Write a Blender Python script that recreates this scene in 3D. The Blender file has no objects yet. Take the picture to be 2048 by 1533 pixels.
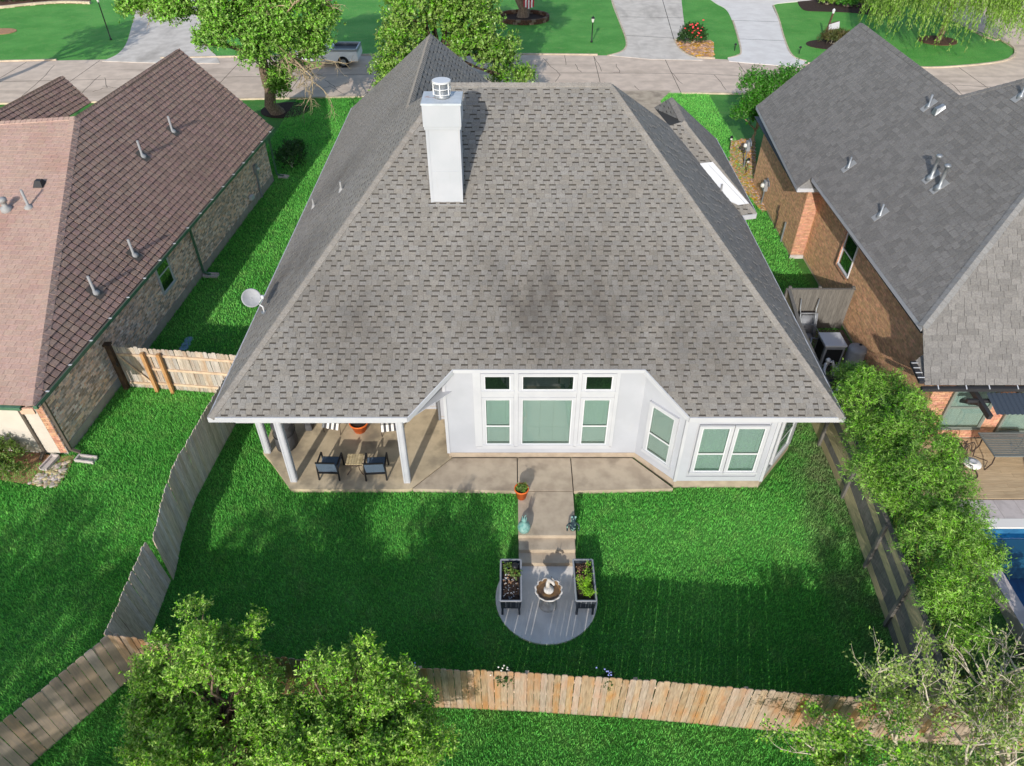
import bpy, math, random
import numpy as np
from mathutils import Vector, Matrix
random.seed(11)
rng = np.random.default_rng(11)
R = math.radians
scene = bpy.context.scene
COL = scene.collection

# ------------------------------------------------------------------ camera, sky, sun, exposure
CAM_H, CAM_F, CAM_P = 16.7, 1450.0, 40.6          # metres above the lawn, focal length in photo pixels, degrees down
cam = bpy.data.cameras.new('camera')
cam.sensor_fit = 'HORIZONTAL'; cam.sensor_width = 36.0; cam.lens = 36.0 * CAM_F / 2048.0
cam.clip_start = 0.1; cam.clip_end = 2000
camo = bpy.data.objects.new('camera', cam); COL.objects.link(camo)
camo.location = (0, 0, CAM_H); camo.rotation_euler = (R(90 - CAM_P), 0, 0)
scene.camera = camo
SUN_EL, SUN_AZ = 24.5, 13.0
world = bpy.data.worlds.new('World'); scene.world = world; world.use_nodes = True
wn = world.node_tree.nodes; bg = wn['Background']
sky = wn.new('ShaderNodeTexSky'); sky.sky_type = 'NISHITA'; sky.sun_disc = False
sky.sun_elevation = R(SUN_EL); sky.sun_rotation = R(180 + SUN_AZ)
sky.air_density = 1.0; sky.dust_density = 1.0; sky.ozone_density = 1.0
world.node_tree.links.new(sky.outputs[0], bg.inputs[0]); bg.inputs[1].default_value = 0.14
sun = bpy.data.lights.new('sun', 'SUN'); sun.energy = 2.9; sun.angle = R(0.5); sun.color = (1.0, 0.955, 0.885)
suno = bpy.data.objects.new('sun', sun); COL.objects.link(suno)
sd = Vector((math.sin(R(SUN_AZ)) * math.cos(R(SUN_EL)), math.cos(R(SUN_AZ)) * math.cos(R(SUN_EL)), -math.sin(R(SUN_EL))))
suno.rotation_euler = sd.to_track_quat('-Z', 'Y').to_euler()
scene.view_settings.view_transform = 'Standard'
scene.view_settings.look = 'None'
scene.view_settings.exposure = 0.5
scene.view_settings.gamma = 1.0
scene.view_settings.use_curve_mapping = False

# ------------------------------------------------------------------ helpers: pixels of the photograph to points of the place
_a = R(CAM_P); _sp, _cp = math.sin(_a), math.cos(_a)
def ray(u, v):
    a = (u - 1024) / CAM_F; b = -(v - 766.5) / CAM_F
    return Vector((a, _cp + b * _sp, -_sp + b * _cp))
def at(u, v, z=0.0):
    d = ray(u, v); t = (z - CAM_H) / d.z
    return Vector((d.x * t, d.y * t, z))
def aty(u, v, y):
    d = ray(u, v); t = y / d.y
    return Vector((d.x * t, y, CAM_H + d.z * t))
def onplane(u, v, p, n):
    d = ray(u, v); p = Vector(p); n = Vector(n); c = Vector((0, 0, CAM_H))
    return c + d * ((p - c).dot(n) / d.dot(n))
def gz(x, y):                                    # height of the lawn: the back yard lies a little lower
    t = np.clip((14.0 - np.asarray(y, float)) / 2.2, 0, 1)
    t = t * t * (3 - 2 * t)
    return -0.34 * t
def GZ(x, y): return float(gz(x, y))
def S(r, g, b):
    f = lambda c: (c / 255 / 12.92) if c <= 10 else ((c / 255 + .055) / 1.055) ** 2.4
    return (f(r), f(g), f(b))

# ------------------------------------------------------------------ helpers: materials
MATS = {}
def _base(name):
    m = bpy.data.materials.new(name); m.use_nodes = True
    nt = m.node_tree; return m, nt, nt.nodes, nt.links, nt.nodes['Principled BSDF']
def _rand(N, L):
    g = N.new('ShaderNodeNewGeometry'); oi = N.new('ShaderNodeObjectInfo')
    a = N.new('ShaderNodeMath'); a.operation = 'ADD'; L.new(g.outputs['Random Per Island'], a.inputs[0]); L.new(oi.outputs['Random'], a.inputs[1])
    f = N.new('ShaderNodeMath'); f.operation = 'FRACT'; L.new(a.outputs[0], f.inputs[0])
    return f.outputs[0]
def _rand2(N, L, r):
    a = N.new('ShaderNodeMath'); a.operation = 'MULTIPLY'; a.inputs[1].default_value = 17.31; L.new(r, a.inputs[0])
    f = N.new('ShaderNodeMath'); f.operation = 'FRACT'; L.new(a.outputs[0], f.inputs[0]); return f.outputs[0]
def _mr(N, L, x, a, b, c, d):
    m = N.new('ShaderNodeMapRange'); m.inputs[1].default_value = a; m.inputs[2].default_value = b
    m.inputs[3].default_value = c; m.inputs[4].default_value = d; L.new(x, m.inputs[0]); return m.outputs[0]
def _noise(N, L, scale, detail=4, stretch=None, rough=.55):
    g = N.new('ShaderNodeNewGeometry'); v = g.outputs['Position']
    if stretch:
        mp = N.new('ShaderNodeMapping'); mp.inputs['Scale'].default_value = stretch; L.new(v, mp.inputs[0]); v = mp.outputs[0]
    n = N.new('ShaderNodeTexNoise'); n.inputs['Scale'].default_value = scale; n.inputs['Detail'].default_value = detail
    n.inputs['Roughness'].default_value = rough
    L.new(v, n.inputs['Vector']); return n.outputs['Fac']
def _mix(N, L, f, a, b, bt='MIX'):
    m = N.new('ShaderNodeMix'); m.data_type = 'RGBA'; m.blend_type = bt
    if isinstance(f, float): m.inputs[0].default_value = f
    else: L.new(f, m.inputs[0])
    for s, x in ((6, a), (7, b)):
        if isinstance(x, tuple): m.inputs[s].default_value = (*x, 1)
        else: L.new(x, m.inputs[s])
    return m.outputs[2]
def M(name, c1, c2=None, scale=3., lo=.38, hi=.62, rough=.8, spec=.3, tone=0., hue=0., sat=0., bump=0., bscale=60., metal=0.,
      detail=4., stretch=None, c3=None, s3=.4, lo3=.5, hi3=.7, trans=0., f3=1.0, stretch3=None, spots=(), cspot=None):
    m, nt, N, L, P = _base(name)
    if c2 is None and c3 is None and not tone: P.inputs['Base Color'].default_value = (*c1, 1); c = None
    else:
        c = c1
        if c2 is not None: c = _mix(N, L, _mr(N, L, _noise(N, L, scale, detail, stretch), lo, hi, 0, 1), c, c2)
        if c3 is not None: c = _mix(N, L, _mr(N, L, _noise(N, L, s3, 4, stretch3), lo3, hi3, 0, f3), c, c3)
        for (sx_, sy_, sz_, rad, f_) in spots:          # algae stains of the roof, each at its own place
            g = N.new('ShaderNodeNewGeometry'); dd = N.new('ShaderNodeVectorMath'); dd.operation = 'DISTANCE'; L.new(g.outputs['Position'], dd.inputs[0]); dd.inputs[1].default_value = (sx_, sy_, sz_)
            k1 = N.new('ShaderNodeMath'); k1.operation = 'MULTIPLY'; L.new(_mr(N, L, dd.outputs['Value'], rad, 0, 0, f_), k1.inputs[0]); L.new(_mr(N, L, _noise(N, L, 1.0, 5, (1.5, .5, .6)), .25, .7, .15, 1), k1.inputs[1]); c = _mix(N, L, k1.outputs[0], c, cspot)
        if tone:
            r = _rand(N, L); h = N.new('ShaderNodeHueSaturation')
            L.new(_mr(N, L, r, 0, 1, 1 - tone, 1 + tone), h.inputs['Value'])
            if hue: L.new(_mr(N, L, _rand2(N, L, r), 0, 1, .5 - hue, .5 + hue), h.inputs['Hue'])
            if sat: L.new(_mr(N, L, _rand2(N, L, r), 0, 1, 1 - sat, 1 + sat), h.inputs['Saturation'])
            if isinstance(c, tuple): h.inputs['Color'].default_value = (*c, 1)
            else: L.new(c, h.inputs['Color'])
            c = h.outputs[0]
        L.new(c, P.inputs['Base Color'])
    P.inputs['Roughness'].default_value = rough; P.inputs['Specular IOR Level'].default_value = spec; P.inputs['Metallic'].default_value = metal
    if bump:
        b = N.new('ShaderNodeBump'); b.inputs['Strength'].default_value = bump; b.inputs['Distance'].default_value = .02
        L.new(_noise(N, L, bscale, 5, stretch), b.inputs['Height']); L.new(b.outputs[0], P.inputs['Normal'])
    if trans:
        t = N.new('ShaderNodeBsdfTranslucent'); ms = N.new('ShaderNodeMixShader'); ms.inputs[0].default_value = trans
        if c is None: t.inputs[0].default_value = (*c1, 1)
        else: L.new(c, t.inputs[0])
        L.new(P.outputs[0], ms.inputs[1]); L.new(t.outputs[0], ms.inputs[2]); L.new(ms.outputs[0], N['Material Output'].inputs[0])
    MATS[name] = m; return m

# ------------------------------------------------------------------ helpers: meshes and objects
W = {}                                             # accumulated world offset of every object
def link(o, parent=None, loc=None):
    COL.objects.link(o)
    base = W[parent.name] if parent is not None else Vector((0, 0, 0))
    if parent is not None: o.parent = parent
    if loc is None: loc = Vector((0, 0, 0))
    o.location = Vector(loc) - base; W[o.name] = Vector(loc)
    return o
def tag(o, label=None, cat=None, group=None, kind=None):
    if label: o['label'] = label
    if cat: o['category'] = cat
    if group: o['group'] = group
    if kind: o['kind'] = kind
    return o
def thing(name, label, cat, loc=(0, 0, 0), group=None):
    o = bpy.data.objects.new(name, None); o.empty_display_size = .2; link(o, None, loc); return tag(o, label, cat, group)
class MB:
    def __init__(s): s.v = []; s.f = []; s.m = []
    def face(s, pts, m=0):
        i = len(s.v); s.v += [tuple(p) for p in pts]; s.f.append(tuple(range(i, i + len(pts)))); s.m.append(m); return s
    def hexa(s, p, m=0):                           # 8 points: bottom 4 ccw, top 4 ccw
        i = len(s.v); s.v += [tuple(q) for q in p]
        for f in ((3, 2, 1, 0), (4, 5, 6, 7), (0, 1, 5, 4), (1, 2, 6, 5), (2, 3, 7, 6), (3, 0, 4, 7)):
            s.f.append(tuple(i + k for k in f)); s.m.append(m)
        return s
    def box(s, x0, x1, y0, y1, z0, z1, m=0):
        return s.hexa([(x0, y0, z0), (x1, y0, z0), (x1, y1, z0), (x0, y1, z0), (x0, y0, z1), (x1, y0, z1), (x1, y1, z1), (x0, y1, z1)], m)
    def obox(s, o, a, b, c, m=0):                  # corner o, edge vectors a b c
        o, a, b, c = map(Vector, (o, a, b, c))
        return s.hexa([o, o + a, o + a + b, o + b, o + c, o + a + c, o + a + b + c, o + b + c], m)
    def beam(s, p, q, w, h, m=0, up=(0, 0, 1)):
        p, q = Vector(p), Vector(q); d = (q - p).normalized(); u = Vector(up)
        if abs(d.dot(u)) > .98: u = Vector((0, 1, 0))
        a = d.cross(u).normalized(); b = a.cross(d).normalized()
        return s.obox(p - a * w / 2 - b * h / 2, q - p, a * w, b * h, m)
    def tube(s, pts, rad, n=6, m=0, cap=True, close=False):
        pts = [Vector(p) for p in pts]; k = len(pts)
        if not isinstance(rad, (list, tuple)): rad = [rad] * k
        i0 = len(s.v); prev = None
        for i, p in enumerate(pts):
            d = ((pts[(i + 1) % k] - pts[i - 1]) if close else (pts[min(i + 1, k - 1)] - pts[max(i - 1, 0)]))
            d = d.normalized() if d.length > 1e-9 else Vector((0, 0, 1))
            if prev is None: a = d.orthogonal().normalized()
            else:
                a = prev - d * prev.dot(d); a = a.normalized() if a.length > 1e-6 else d.orthogonal().normalized()
            prev = a; b = d.cross(a)
            for j in range(n):
                t = 2 * math.pi * j / n; s.v.append(tuple(p + (a * math.cos(t) + b * math.sin(t)) * rad[i]))
        for i in range(k if close else k - 1):
            for j in range(n):
                A = i0 + i * n; B = i0 + ((i + 1) % k) * n
                s.f.append((A + j, A + (j + 1) % n, B + (j + 1) % n, B + j)); s.m.append(m)
        if cap and not close:
            s.f.append(tuple(i0 + j for j in reversed(range(n)))); s.m.append(m)
            s.f.append(tuple(i0 + (k - 1) * n + j for j in range(n))); s.m.append(m)
        return s
    def lathe(s, c, prof, n=16, m=0, sx=1., sy=1.):
        c = Vector(c); i0 = len(s.v); k = len(prof)
        for r, z in prof:
            for j in range(n):
                t = 2 * math.pi * j / n; s.v.append((c.x + r * sx * math.cos(t), c.y + r * sy * math.sin(t), c.z + z))
        for i in range(k - 1):
            for j in range(n):
                A = i0 + i * n; B = A + n
                s.f.append((A + j, A + (j + 1) % n, B + (j + 1) % n, B + j)); s.m.append(m)
        s.f.append(tuple(i0 + j for j in reversed(range(n)))); s.m.append(m)
        s.f.append(tuple(i0 + (k - 1) * n + j for j in range(n))); s.m.append(m)
        return s
    def prism(s, poly, z0, z1, m=0, mt=None):      # poly: (x,y) ccw; z1 may be a list
        k = len(poly); i = len(s.v)
        zs = z1 if isinstance(z1, (list, tuple)) else [z1] * k
        s.v += [(x, y, z0) for x, y in poly] + [(p[0], p[1], z) for p, z in zip(poly, zs)]
        s.f.append(tuple(i + j for j in reversed(range(k)))); s.m.append(m)
        s.f.append(tuple(i + k + j for j in range(k))); s.m.append(m if mt is None else mt)
        for j in range(k):
            s.f.append((i + j, i + (j + 1) % k, i + k + (j + 1) % k, i + k + j)); s.m.append(m)
        return s
    def mesh(s, name, mats, smooth=False):
        me = bpy.data.meshes.new(name); me.from_pydata(s.v, [], s.f)
        for m in (mats if isinstance(mats, (list, tuple)) else [mats]): me.materials.append(m)
        if len(me.materials) > 1: me.polygons.foreach_set('material_index', s.m)
        if smooth: me.polygons.foreach_set('use_smooth', [True] * len(s.f))
        me.update(); return me
    def build(s, name, mats, parent=None, smooth=False, bevel=0., **kw):
        o = bpy.data.objects.new(name, s.mesh(name, mats, smooth)); link(o, parent)
        if bevel:
            b = o.modifiers.new('bevel', 'BEVEL'); b.width = bevel; b.segments = 2; b.limit_method = 'ANGLE'; b.angle_limit = R(40)
        return tag(o, **kw) if kw else o
def npmesh(name, V, F, mat, smooth=False):
    me = bpy.data.meshes.new(name); V = np.asarray(V, np.float32); F = np.asarray(F, np.int32); k = F.shape[1]
    me.vertices.add(len(V)); me.vertices.foreach_set('co', V.ravel())
    me.loops.add(F.size); me.loops.foreach_set('vertex_index', F.ravel())
    me.polygons.add(len(F)); me.polygons.foreach_set('loop_start', np.arange(0, F.size, k, dtype=np.int32))
    me.polygons.foreach_set('loop_total', np.full(len(F), k, np.int32))
    if smooth: me.polygons.foreach_set('use_smooth', np.ones(len(F), bool))
    me.update(calc_edges=True); me.materials.append(mat); return me
def inpoly(P, poly):
    x, y = P[:, 0], P[:, 1]; r = np.zeros(len(P), bool); n = len(poly)
    for i in range(n):
        x0, y0 = poly[i][:2]; x1, y1 = poly[(i + 1) % n][:2]
        c = ((y0 > y) != (y1 > y)) & (x < (x1 - x0) * (y - y0) / ((y1 - y0) if y1 != y0 else 1e-9) + x0); r ^= c
    return r
def copies(name, me, parent, places, label=None):
    for loc, rot in places:
        o = bpy.data.objects.new(name, me); link(o, parent, loc); o.rotation_euler = rot

# ------------------------------------------------------------------ materials
m_white = M('white_paint', S(188, 189, 192), S(181, 182, 186), 1.5, tone=0, rough=.55, bump=.05, bscale=30)
m_chim = M('chimney_paint', S(176, 178, 184), S(170, 173, 179), 1.2, rough=.6, c3=S(166, 164, 160), s3=2.0, lo3=.60, hi3=.8, f3=.45, stretch3=(3, 3, .5))
m_siding = M('white_siding', S(176, 178, 184), S(168, 170, 176), .8, rough=.6, c3=S(176, 172, 165), s3=1.2, lo3=.62, hi3=.8, f3=.35)
m_shingle = M('grey_shingle', S(142, 138, 132), S(127, 123, 117), 26, rough=.95, spec=.12, tone=.10, sat=.25, bump=.5, bscale=140, c3=S(104, 99, 94), s3=.3, lo3=.50, hi3=.80, f3=.4,
              spots=((.6, 17.4, 4.7, 3.4, .75), (3.2, 17.2, 4.6, 3.6, .6), (-4.6, 17.0, 4.4, 2.6, .6), (5.5, 16.4, 4.1, 2.4, .5), (-7.4, 20.5, 3.9, 3.0, .7), (-6.6, 26, 4.6, 2.6, .6)), cspot=S(74, 69, 65))
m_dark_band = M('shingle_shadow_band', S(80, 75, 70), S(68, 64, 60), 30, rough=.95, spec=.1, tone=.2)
m_capsh = M('ridge_shingle', S(148, 143, 136), S(134, 128, 121), 20, rough=.95, spec=.12, tone=.09, bump=.4, bscale=140)
m_deck = M('roof_felt', S(70, 66, 62), rough=.95)
m_brown_sh = M('brown_shingle', S(170, 142, 128), S(146, 121, 110), 22, rough=.95, spec=.1, tone=.13, hue=.012, bump=.5, bscale=120)
m_pink_sh = M('pink_shingle', S(184, 157, 144), S(172, 144, 131), 20, rough=.95, spec=.1, tone=.06, hue=.008, bump=.4, bscale=120, c3=S(160, 120, 106), s3=.5, lo3=.5, hi3=.75, f3=.5)
m_brown_deck = M('dark_felt', S(40, 33, 34), rough=.95)
m_pink_deck = M('pink_felt', S(150, 108, 96), rough=.95)
m_slate_sh = M('slate_shingle', S(130, 127, 123), S(115, 112, 110), 22, rough=.95, spec=.12, tone=.14, bump=.5, bscale=120)
m_slate_deck = M('slate_felt', S(52, 52, 55), rough=.95)
m_slate_cap = M('slate_ridge', S(136, 135, 134), S(124, 123, 122), 22, rough=.95, spec=.12, tone=.08, bump=.4, bscale=120)
m_brick_l = M('buff_brick', S(242, 210, 194), S(216, 182, 166), 9, rough=.9, tone=.45, hue=.01, sat=.35, bump=.4, bscale=70)
m_mortar_l = M('grey_mortar', S(240, 234, 226), S(230, 224, 216), 20, rough=.95)
m_brick_r = M('tan_brick', S(228, 184, 142), S(210, 163, 122), 9, rough=.9, tone=.22, hue=.012, bump=.4, bscale=70)
m_brick_p = M('red_brick', S(204, 156, 128), S(188, 136, 108), 9, rough=.9, tone=.2, hue=.012, bump=.4, bscale=70)
m_mortar_r = M('pale_mortar', S(206, 184, 158), S(190, 168, 144), 20, rough=.95)
m_conc = M('concrete', S(186, 170, 148), S(168, 152, 132), 2.2, rough=.9, bump=.25, bscale=90, c3=S(124, 112, 98), s3=1.1, lo3=.55, hi3=.75, f3=.6)
m_patio = M('patio_concrete', S(198, 180, 150), S(172, 156, 130), 1.6, rough=.8, bump=.2, bscale=90, c3=S(112, 104, 92), s3=.8, lo3=.5, hi3=.72, f3=.7)
m_road = M('road_concrete', S(214, 194, 175), S(198, 179, 161), 1.2, rough=.92, bump=.2, bscale=60, c3=S(140, 124, 108), s3=.5, lo3=.52, hi3=.75, f3=.55, stretch3=(.25, 1.4, 1))
m_drive = M('driveway_concrete', S(212, 203, 192), S(196, 187, 176), 1.2, rough=.92, bump=.15, bscale=60, c3=S(140, 132, 122), s3=.45, lo3=.55, hi3=.75, f3=.6, stretch3=(1.2, .4, 1))
m_drive2 = M('pale_driveway_concrete', S(224, 219, 213), S(214, 208, 202), 1.0, rough=.92, bump=.1, bscale=60)
m_kerb = M('kerb_concrete', S(205, 188, 164), S(182, 166, 144), 2, rough=.92, tone=.05)
m_joint = M('joint_dark', S(48, 42, 38), rough=.95)
m_wood = M('weathered_cedar', S(168, 148, 126), S(140, 121, 101), 5, rough=.85, tone=.10, hue=.004, sat=.25, bump=.35, bscale=30, stretch=(8, 8, .6), c3=S(168, 123, 87), s3=1.1, lo3=.46, hi3=.68, f3=.75, stretch3=(3, 3, 1))
m_wood_g = M('grey_cedar', S(214, 200, 183), S(180, 167, 152), 5, rough=.85, tone=.2, hue=.01, sat=.3, bump=.35, bscale=30, stretch=(8, 8, .6))
m_wood_d = M('dark_cedar', S(150, 136, 126), S(166, 148, 132), 4, rough=.85, tone=.2, sat=.4, bump=.35, bscale=30, stretch=(8, 8, .6), c3=S(190, 166, 144), s3=1.2, lo3=.5, hi3=.7, f3=.8)
m_wood_p = M('pale_cedar', S(188, 177, 164), S(160, 149, 137), 5, rough=.85, tone=.14, sat=.3, bump=.35, bscale=30, stretch=(8, 8, .6), c3=S(150, 120, 96), s3=1.3, lo3=.5, hi3=.7, f3=.6, stretch3=(4, 4, .6))
m_post = M('treated_post', S(186, 148, 104), S(164, 116, 70), 5, rough=.8, tone=.08, stretch=(8, 8, .6))
m_rail = M('fence_rail', S(206, 182, 156), S(186, 160, 134), 5, rough=.85, tone=.08)
m_old = M('old_post', S(70, 54, 44), S(92, 72, 56), 6, rough=.9)
m_graywood = M('grey_board', S(118, 114, 108), S(98, 95, 90), 5, rough=.9, tone=.12, stretch=(8, 8, .6))
m_olive = M('mossy_board', S(182, 168, 128), S(156, 146, 114), 5, rough=.9, tone=.15, stretch=(.6, .6, 8))
m_soil = M('soil', S(62, 48, 40), S(42, 33, 28), 14, rough=1, bump=.6, bscale=60)
m_mulch = M('mulch', S(66, 50, 42), S(44, 34, 30), 18, rough=1, bump=.8, bscale=50)
m_mulch_b = M('brown_mulch', S(104, 74, 56), S(78, 56, 44), 18, rough=1, bump=.8, bscale=50)
m_sand = M('bare_soil', S(180, 138, 104), S(158, 120, 92), 6, rough=1, bump=.4, bscale=60)
m_stone = M('river_stone', S(196, 180, 160), S(170, 150, 130), 12, rough=.8, tone=.28, hue=.03, sat=.5)
m_stone_b = M('brown_pebble', S(190, 150, 110), S(160, 122, 88), 12, rough=.8, tone=.3, hue=.02, sat=.4)
m_bark = M('bark', S(142, 122, 102), S(96, 80, 66), 10, rough=.95, bump=.8, bscale=18, stretch=(2, 2, .5))
m_bark_d = M('dark_bark', S(92, 78, 66), S(66, 54, 46), 10, rough=.95, bump=.8, bscale=18, stretch=(2, 2, .5))
m_twig = M('pale_twig', S(178, 160, 130), S(150, 132, 106), 6, rough=.9)
m_twig_g = M('grey_twig', S(200, 190, 170), S(172, 160, 142), 6, rough=.9)
m_cane = M('bamboo_cane', S(170, 170, 90), S(140, 150, 76), 4, rough=.6)
m_metal = M('galvanised', S(156, 160, 164), S(132, 137, 142), 6, rough=.45, metal=.5)
m_lead = M('grey_flashing', S(150, 150, 150), rough=.6)
m_black = M('black_metal', S(34, 34, 36), rough=.45)
m_iron = M('dark_iron', S(66, 54, 48), rough=.5)
m_green = M('green_gutter', S(70, 104, 82), S(84, 118, 94), 5, rough=.5)
m_brown_dn = M('brown_downspout', S(92, 84, 76), rough=.5)
m_beige = M('beige_siding', S(200, 190, 178), S(192, 183, 171), 1.5, rough=.7)
m_black_g = M('dark_gutter', S(52, 52, 54), rough=.4)
m_tabletop = M('slatted_iron', S(112, 116, 114), rough=.5)
m_whiteplastic = M('white_plastic', S(206, 207, 209), rough=.4)
m_greyplastic = M('grey_plastic', S(150, 152, 156), S(138, 140, 144), 4, rough=.5)
m_navy = M('charcoal_planter', S(52, 58, 66), rough=.5)
m_terra = M('orange_pot', S(226, 112, 48), S(206, 98, 42), 8, rough=.6)
m_sling = M('blue_grey_sling', S(92, 106, 122), S(80, 94, 110), 40, rough=.75)
m_slat_t = M('table_slat', S(196, 178, 140), S(170, 152, 116), 8, rough=.7, tone=.1)
m_cover = M('grill_cover', S(86, 86, 88), S(66, 66, 68), 4, rough=.7, bump=.5, bscale=9)
m_stripe_w = M('cream_canvas', S(232, 228, 220), rough=.9)
m_stripe_d = M('charcoal_canvas', S(78, 76, 78), rough=.9)
m_copper = M('verdigris', S(84, 140, 132), S(150, 182, 172), 12, lo=.3, hi=.7, rough=.5)
m_darkblue = M('glazed_dark', S(40, 56, 66), S(150, 190, 170), 16, lo=.55, hi=.65, rough=.4)
m_fount = M('cast_stone', S(214, 208, 200), S(182, 174, 164), 8, rough=.85, bump=.4, bscale=40)
m_fount_in = M('stained_bowl', S(140, 108, 72), S(96, 74, 52), 6, rough=.6)
m_blind = M('blind_slat', S(206, 208, 206), rough=.6)
m_backing = M('dark_room', S(112, 122, 116), rough=.8)
m_tyre = M('tyre', S(28, 28, 29), rough=.9)
m_truck = M('white_car_paint', S(226, 228, 232), rough=.25, spec=.5)
m_truck_g = M('silver_bed', S(150, 156, 162), rough=.4, metal=.3)
m_carglass = M('car_glass', S(22, 28, 30), rough=.08, spec=.6)
m_red = M('rose_bloom', S(232, 84, 84), S(214, 60, 66), 10, rough=.6, tone=.15)
m_flag_r = M('flag_red', S(176, 40, 56), rough=.8); m_flag_w = M('flag_white', S(232, 230, 228), rough=.8); m_flag_b = M('flag_blue', S(40, 50, 96), rough=.8)
m_lampglass = M('lamp_glass', S(214, 212, 204), rough=.2)
m_blue_st = M('blue_grey_disc', S(120, 150, 176), S(104, 134, 160), 8, rough=.8)
m_deckw = M('deck_board_tan', S(196, 172, 138), S(176, 152, 120), 3, rough=.85, tone=.1, stretch=(.6, 8, 8), bump=.2, bscale=20)
m_paver = M('pool_paver', S(196, 186, 182), S(180, 170, 166), 4, rough=.9, tone=.06)
m_coping = M('white_coping', S(224, 220, 214), rough=.8)
m_awning = M('dark_corrugated', S(62, 70, 80), rough=.35)
m_poolwall = M('pool_plaster', S(52, 118, 156), S(34, 88, 128), 2, rough=.7)
def leaf(name, c, c2, tone=.3, hue=.02, tr=.3, rough=.5):
    return M(name, c, c2, 1.3, lo=.35, hi=.65, rough=rough, spec=.35, tone=tone, hue=hue, sat=.15, trans=tr)
m_lf_fg = leaf('young_oak_leaf', (0.280, 0.480, 0.060), (0.175, 0.340, 0.044), .5, .026, .12)
m_lf_big = leaf('big_tree_leaf', (0.255, 0.480, 0.075), (0.170, 0.345, 0.050), .45, .022, .14)
m_lf_mag = leaf('magnolia_leaf', (0.160, 0.370, 0.036), (0.254, 0.370, 0.083), .4, .02, .15, .35)
m_lf_bam = leaf('bamboo_leaf', (0.235, 0.445, 0.056), (0.140, 0.300, 0.040), .48, .02, .16)
m_lf_wil = leaf('willow_leaf', (0.270, 0.430, 0.080), (0.210, 0.360, 0.060), .3, .015)
m_lf_crp = leaf('crape_leaf', (0.094, 0.308, 0.032), (0.072, 0.229, 0.025), .3, .015)
m_lf_thin = leaf('thin_tree_leaf', (0.370, 0.500, 0.120), (0.290, 0.420, 0.085), .35, .02)
m_lf_bush = leaf('box_leaf', (0.196, 0.301, 0.063), (0.140, 0.231, 0.042), .35, .02)
m_lf_rose = leaf('rose_leaf', (.045, .110, .022), (.030, .080, .016), .3, .02)
m_lf_fern = leaf('fern_leaf', (.340, .640, .030), (.280, .540, .025), .25, .01)
m_lf_dry = leaf('dry_leaf', (.180, .140, .050), (.110, .140, .040), .3, .03)
m_flower = M('cream_flower', S(240, 232, 214), rough=.6, tone=.08)
m_blueflower = M('blue_flower', S(150, 160, 220), rough=.6, tone=.15)

def grass_mat(name, blade):
    m, nt, N, L, P = _base(name)
    a = _mr(N, L, _noise(N, L, .35, 5), .40, .62, 0, 1)
    c = _mix(N, L, a, (.120, .440, .074), (.182, .535, .106))
    b = _mr(N, L, _noise(N, L, 1.7, 4), .52, .74, 0, .55)
    c = _mix(N, L, b, c, (.290, .530, .138))
    c = _mix(N, L, _mr(N, L, _noise(N, L, .75, 6, None, .65), .60, .76, 0, .30), c, (.36, .42, .17))
    f = _mr(N, L, _noise(N, L, 12, 5), .3, .7, .70, 1.26)
    mu = N.new('ShaderNodeHueSaturation'); L.new(f, mu.inputs['Value']); L.new(c, mu.inputs['Color']); c = mu.outputs[0]
    g2 = N.new('ShaderNodeNewGeometry'); sx = N.new('ShaderNodeSeparateXYZ'); L.new(g2.outputs['Position'], sx.inputs[0])   # thin, dry turf along the board fence
    dry = N.new('ShaderNodeMath'); dry.operation = 'MULTIPLY'; L.new(_mr(N, L, sx.outputs[0], 8.2, 9.4, 0, 1), dry.inputs[0]); L.new(_mr(N, L, _noise(N, L, 1.1, 4), .35, .6, .1, .75), dry.inputs[1])
    dr2 = N.new('ShaderNodeMath'); dr2.operation = 'MULTIPLY'; L.new(dry.outputs[0], dr2.inputs[0]); L.new(_mr(N, L, sx.outputs[1], 19, 24, 1, 0), dr2.inputs[1])
    c = _mix(N, L, dr2.outputs[0], c, (.26, .25, .15))
    if blade:
        r = _rand(N, L); h = N.new('ShaderNodeHueSaturation')
        L.new(_mr(N, L, r, 0, 1, .82, 1.5), h.inputs['Value']); L.new(_mr(N, L, _rand2(N, L, r), 0, 1, .485, .51), h.inputs['Hue']); L.new(c, h.inputs['Color']); c = h.outputs[0]
        t = N.new('ShaderNodeBsdfTranslucent'); ms = N.new('ShaderNodeMixShader'); ms.inputs[0].default_value = .3
        L.new(c, t.inputs[0]); L.new(P.outputs[0], ms.inputs[1]); L.new(t.outputs[0], ms.inputs[2]); L.new(ms.outputs[0], N['Material Output'].inputs[0])
    else:
        th = N.new('ShaderNodeHueSaturation'); L.new(_mr(N, L, sx.outputs[1], 46, 52, .46, .70), th.inputs['Value']); L.new(c, th.inputs['Color']); c = th.outputs[0]   # dark thatch under the modelled blades
        bp = N.new('ShaderNodeBump'); bp.inputs['Strength'].default_value = 1.; bp.inputs['Distance'].default_value = .06
        L.new(_noise(N, L, 16, 6, None, .7), bp.inputs['Height']); L.new(bp.outputs[0], P.inputs['Normal'])
    L.new(c, P.inputs['Base Color']); P.inputs['Roughness'].default_value = .75; P.inputs['Specular IOR Level'].default_value = .15
    return m
m_grass = grass_mat('lawn', False); m_blade = grass_mat('grass_blade', True)
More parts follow.
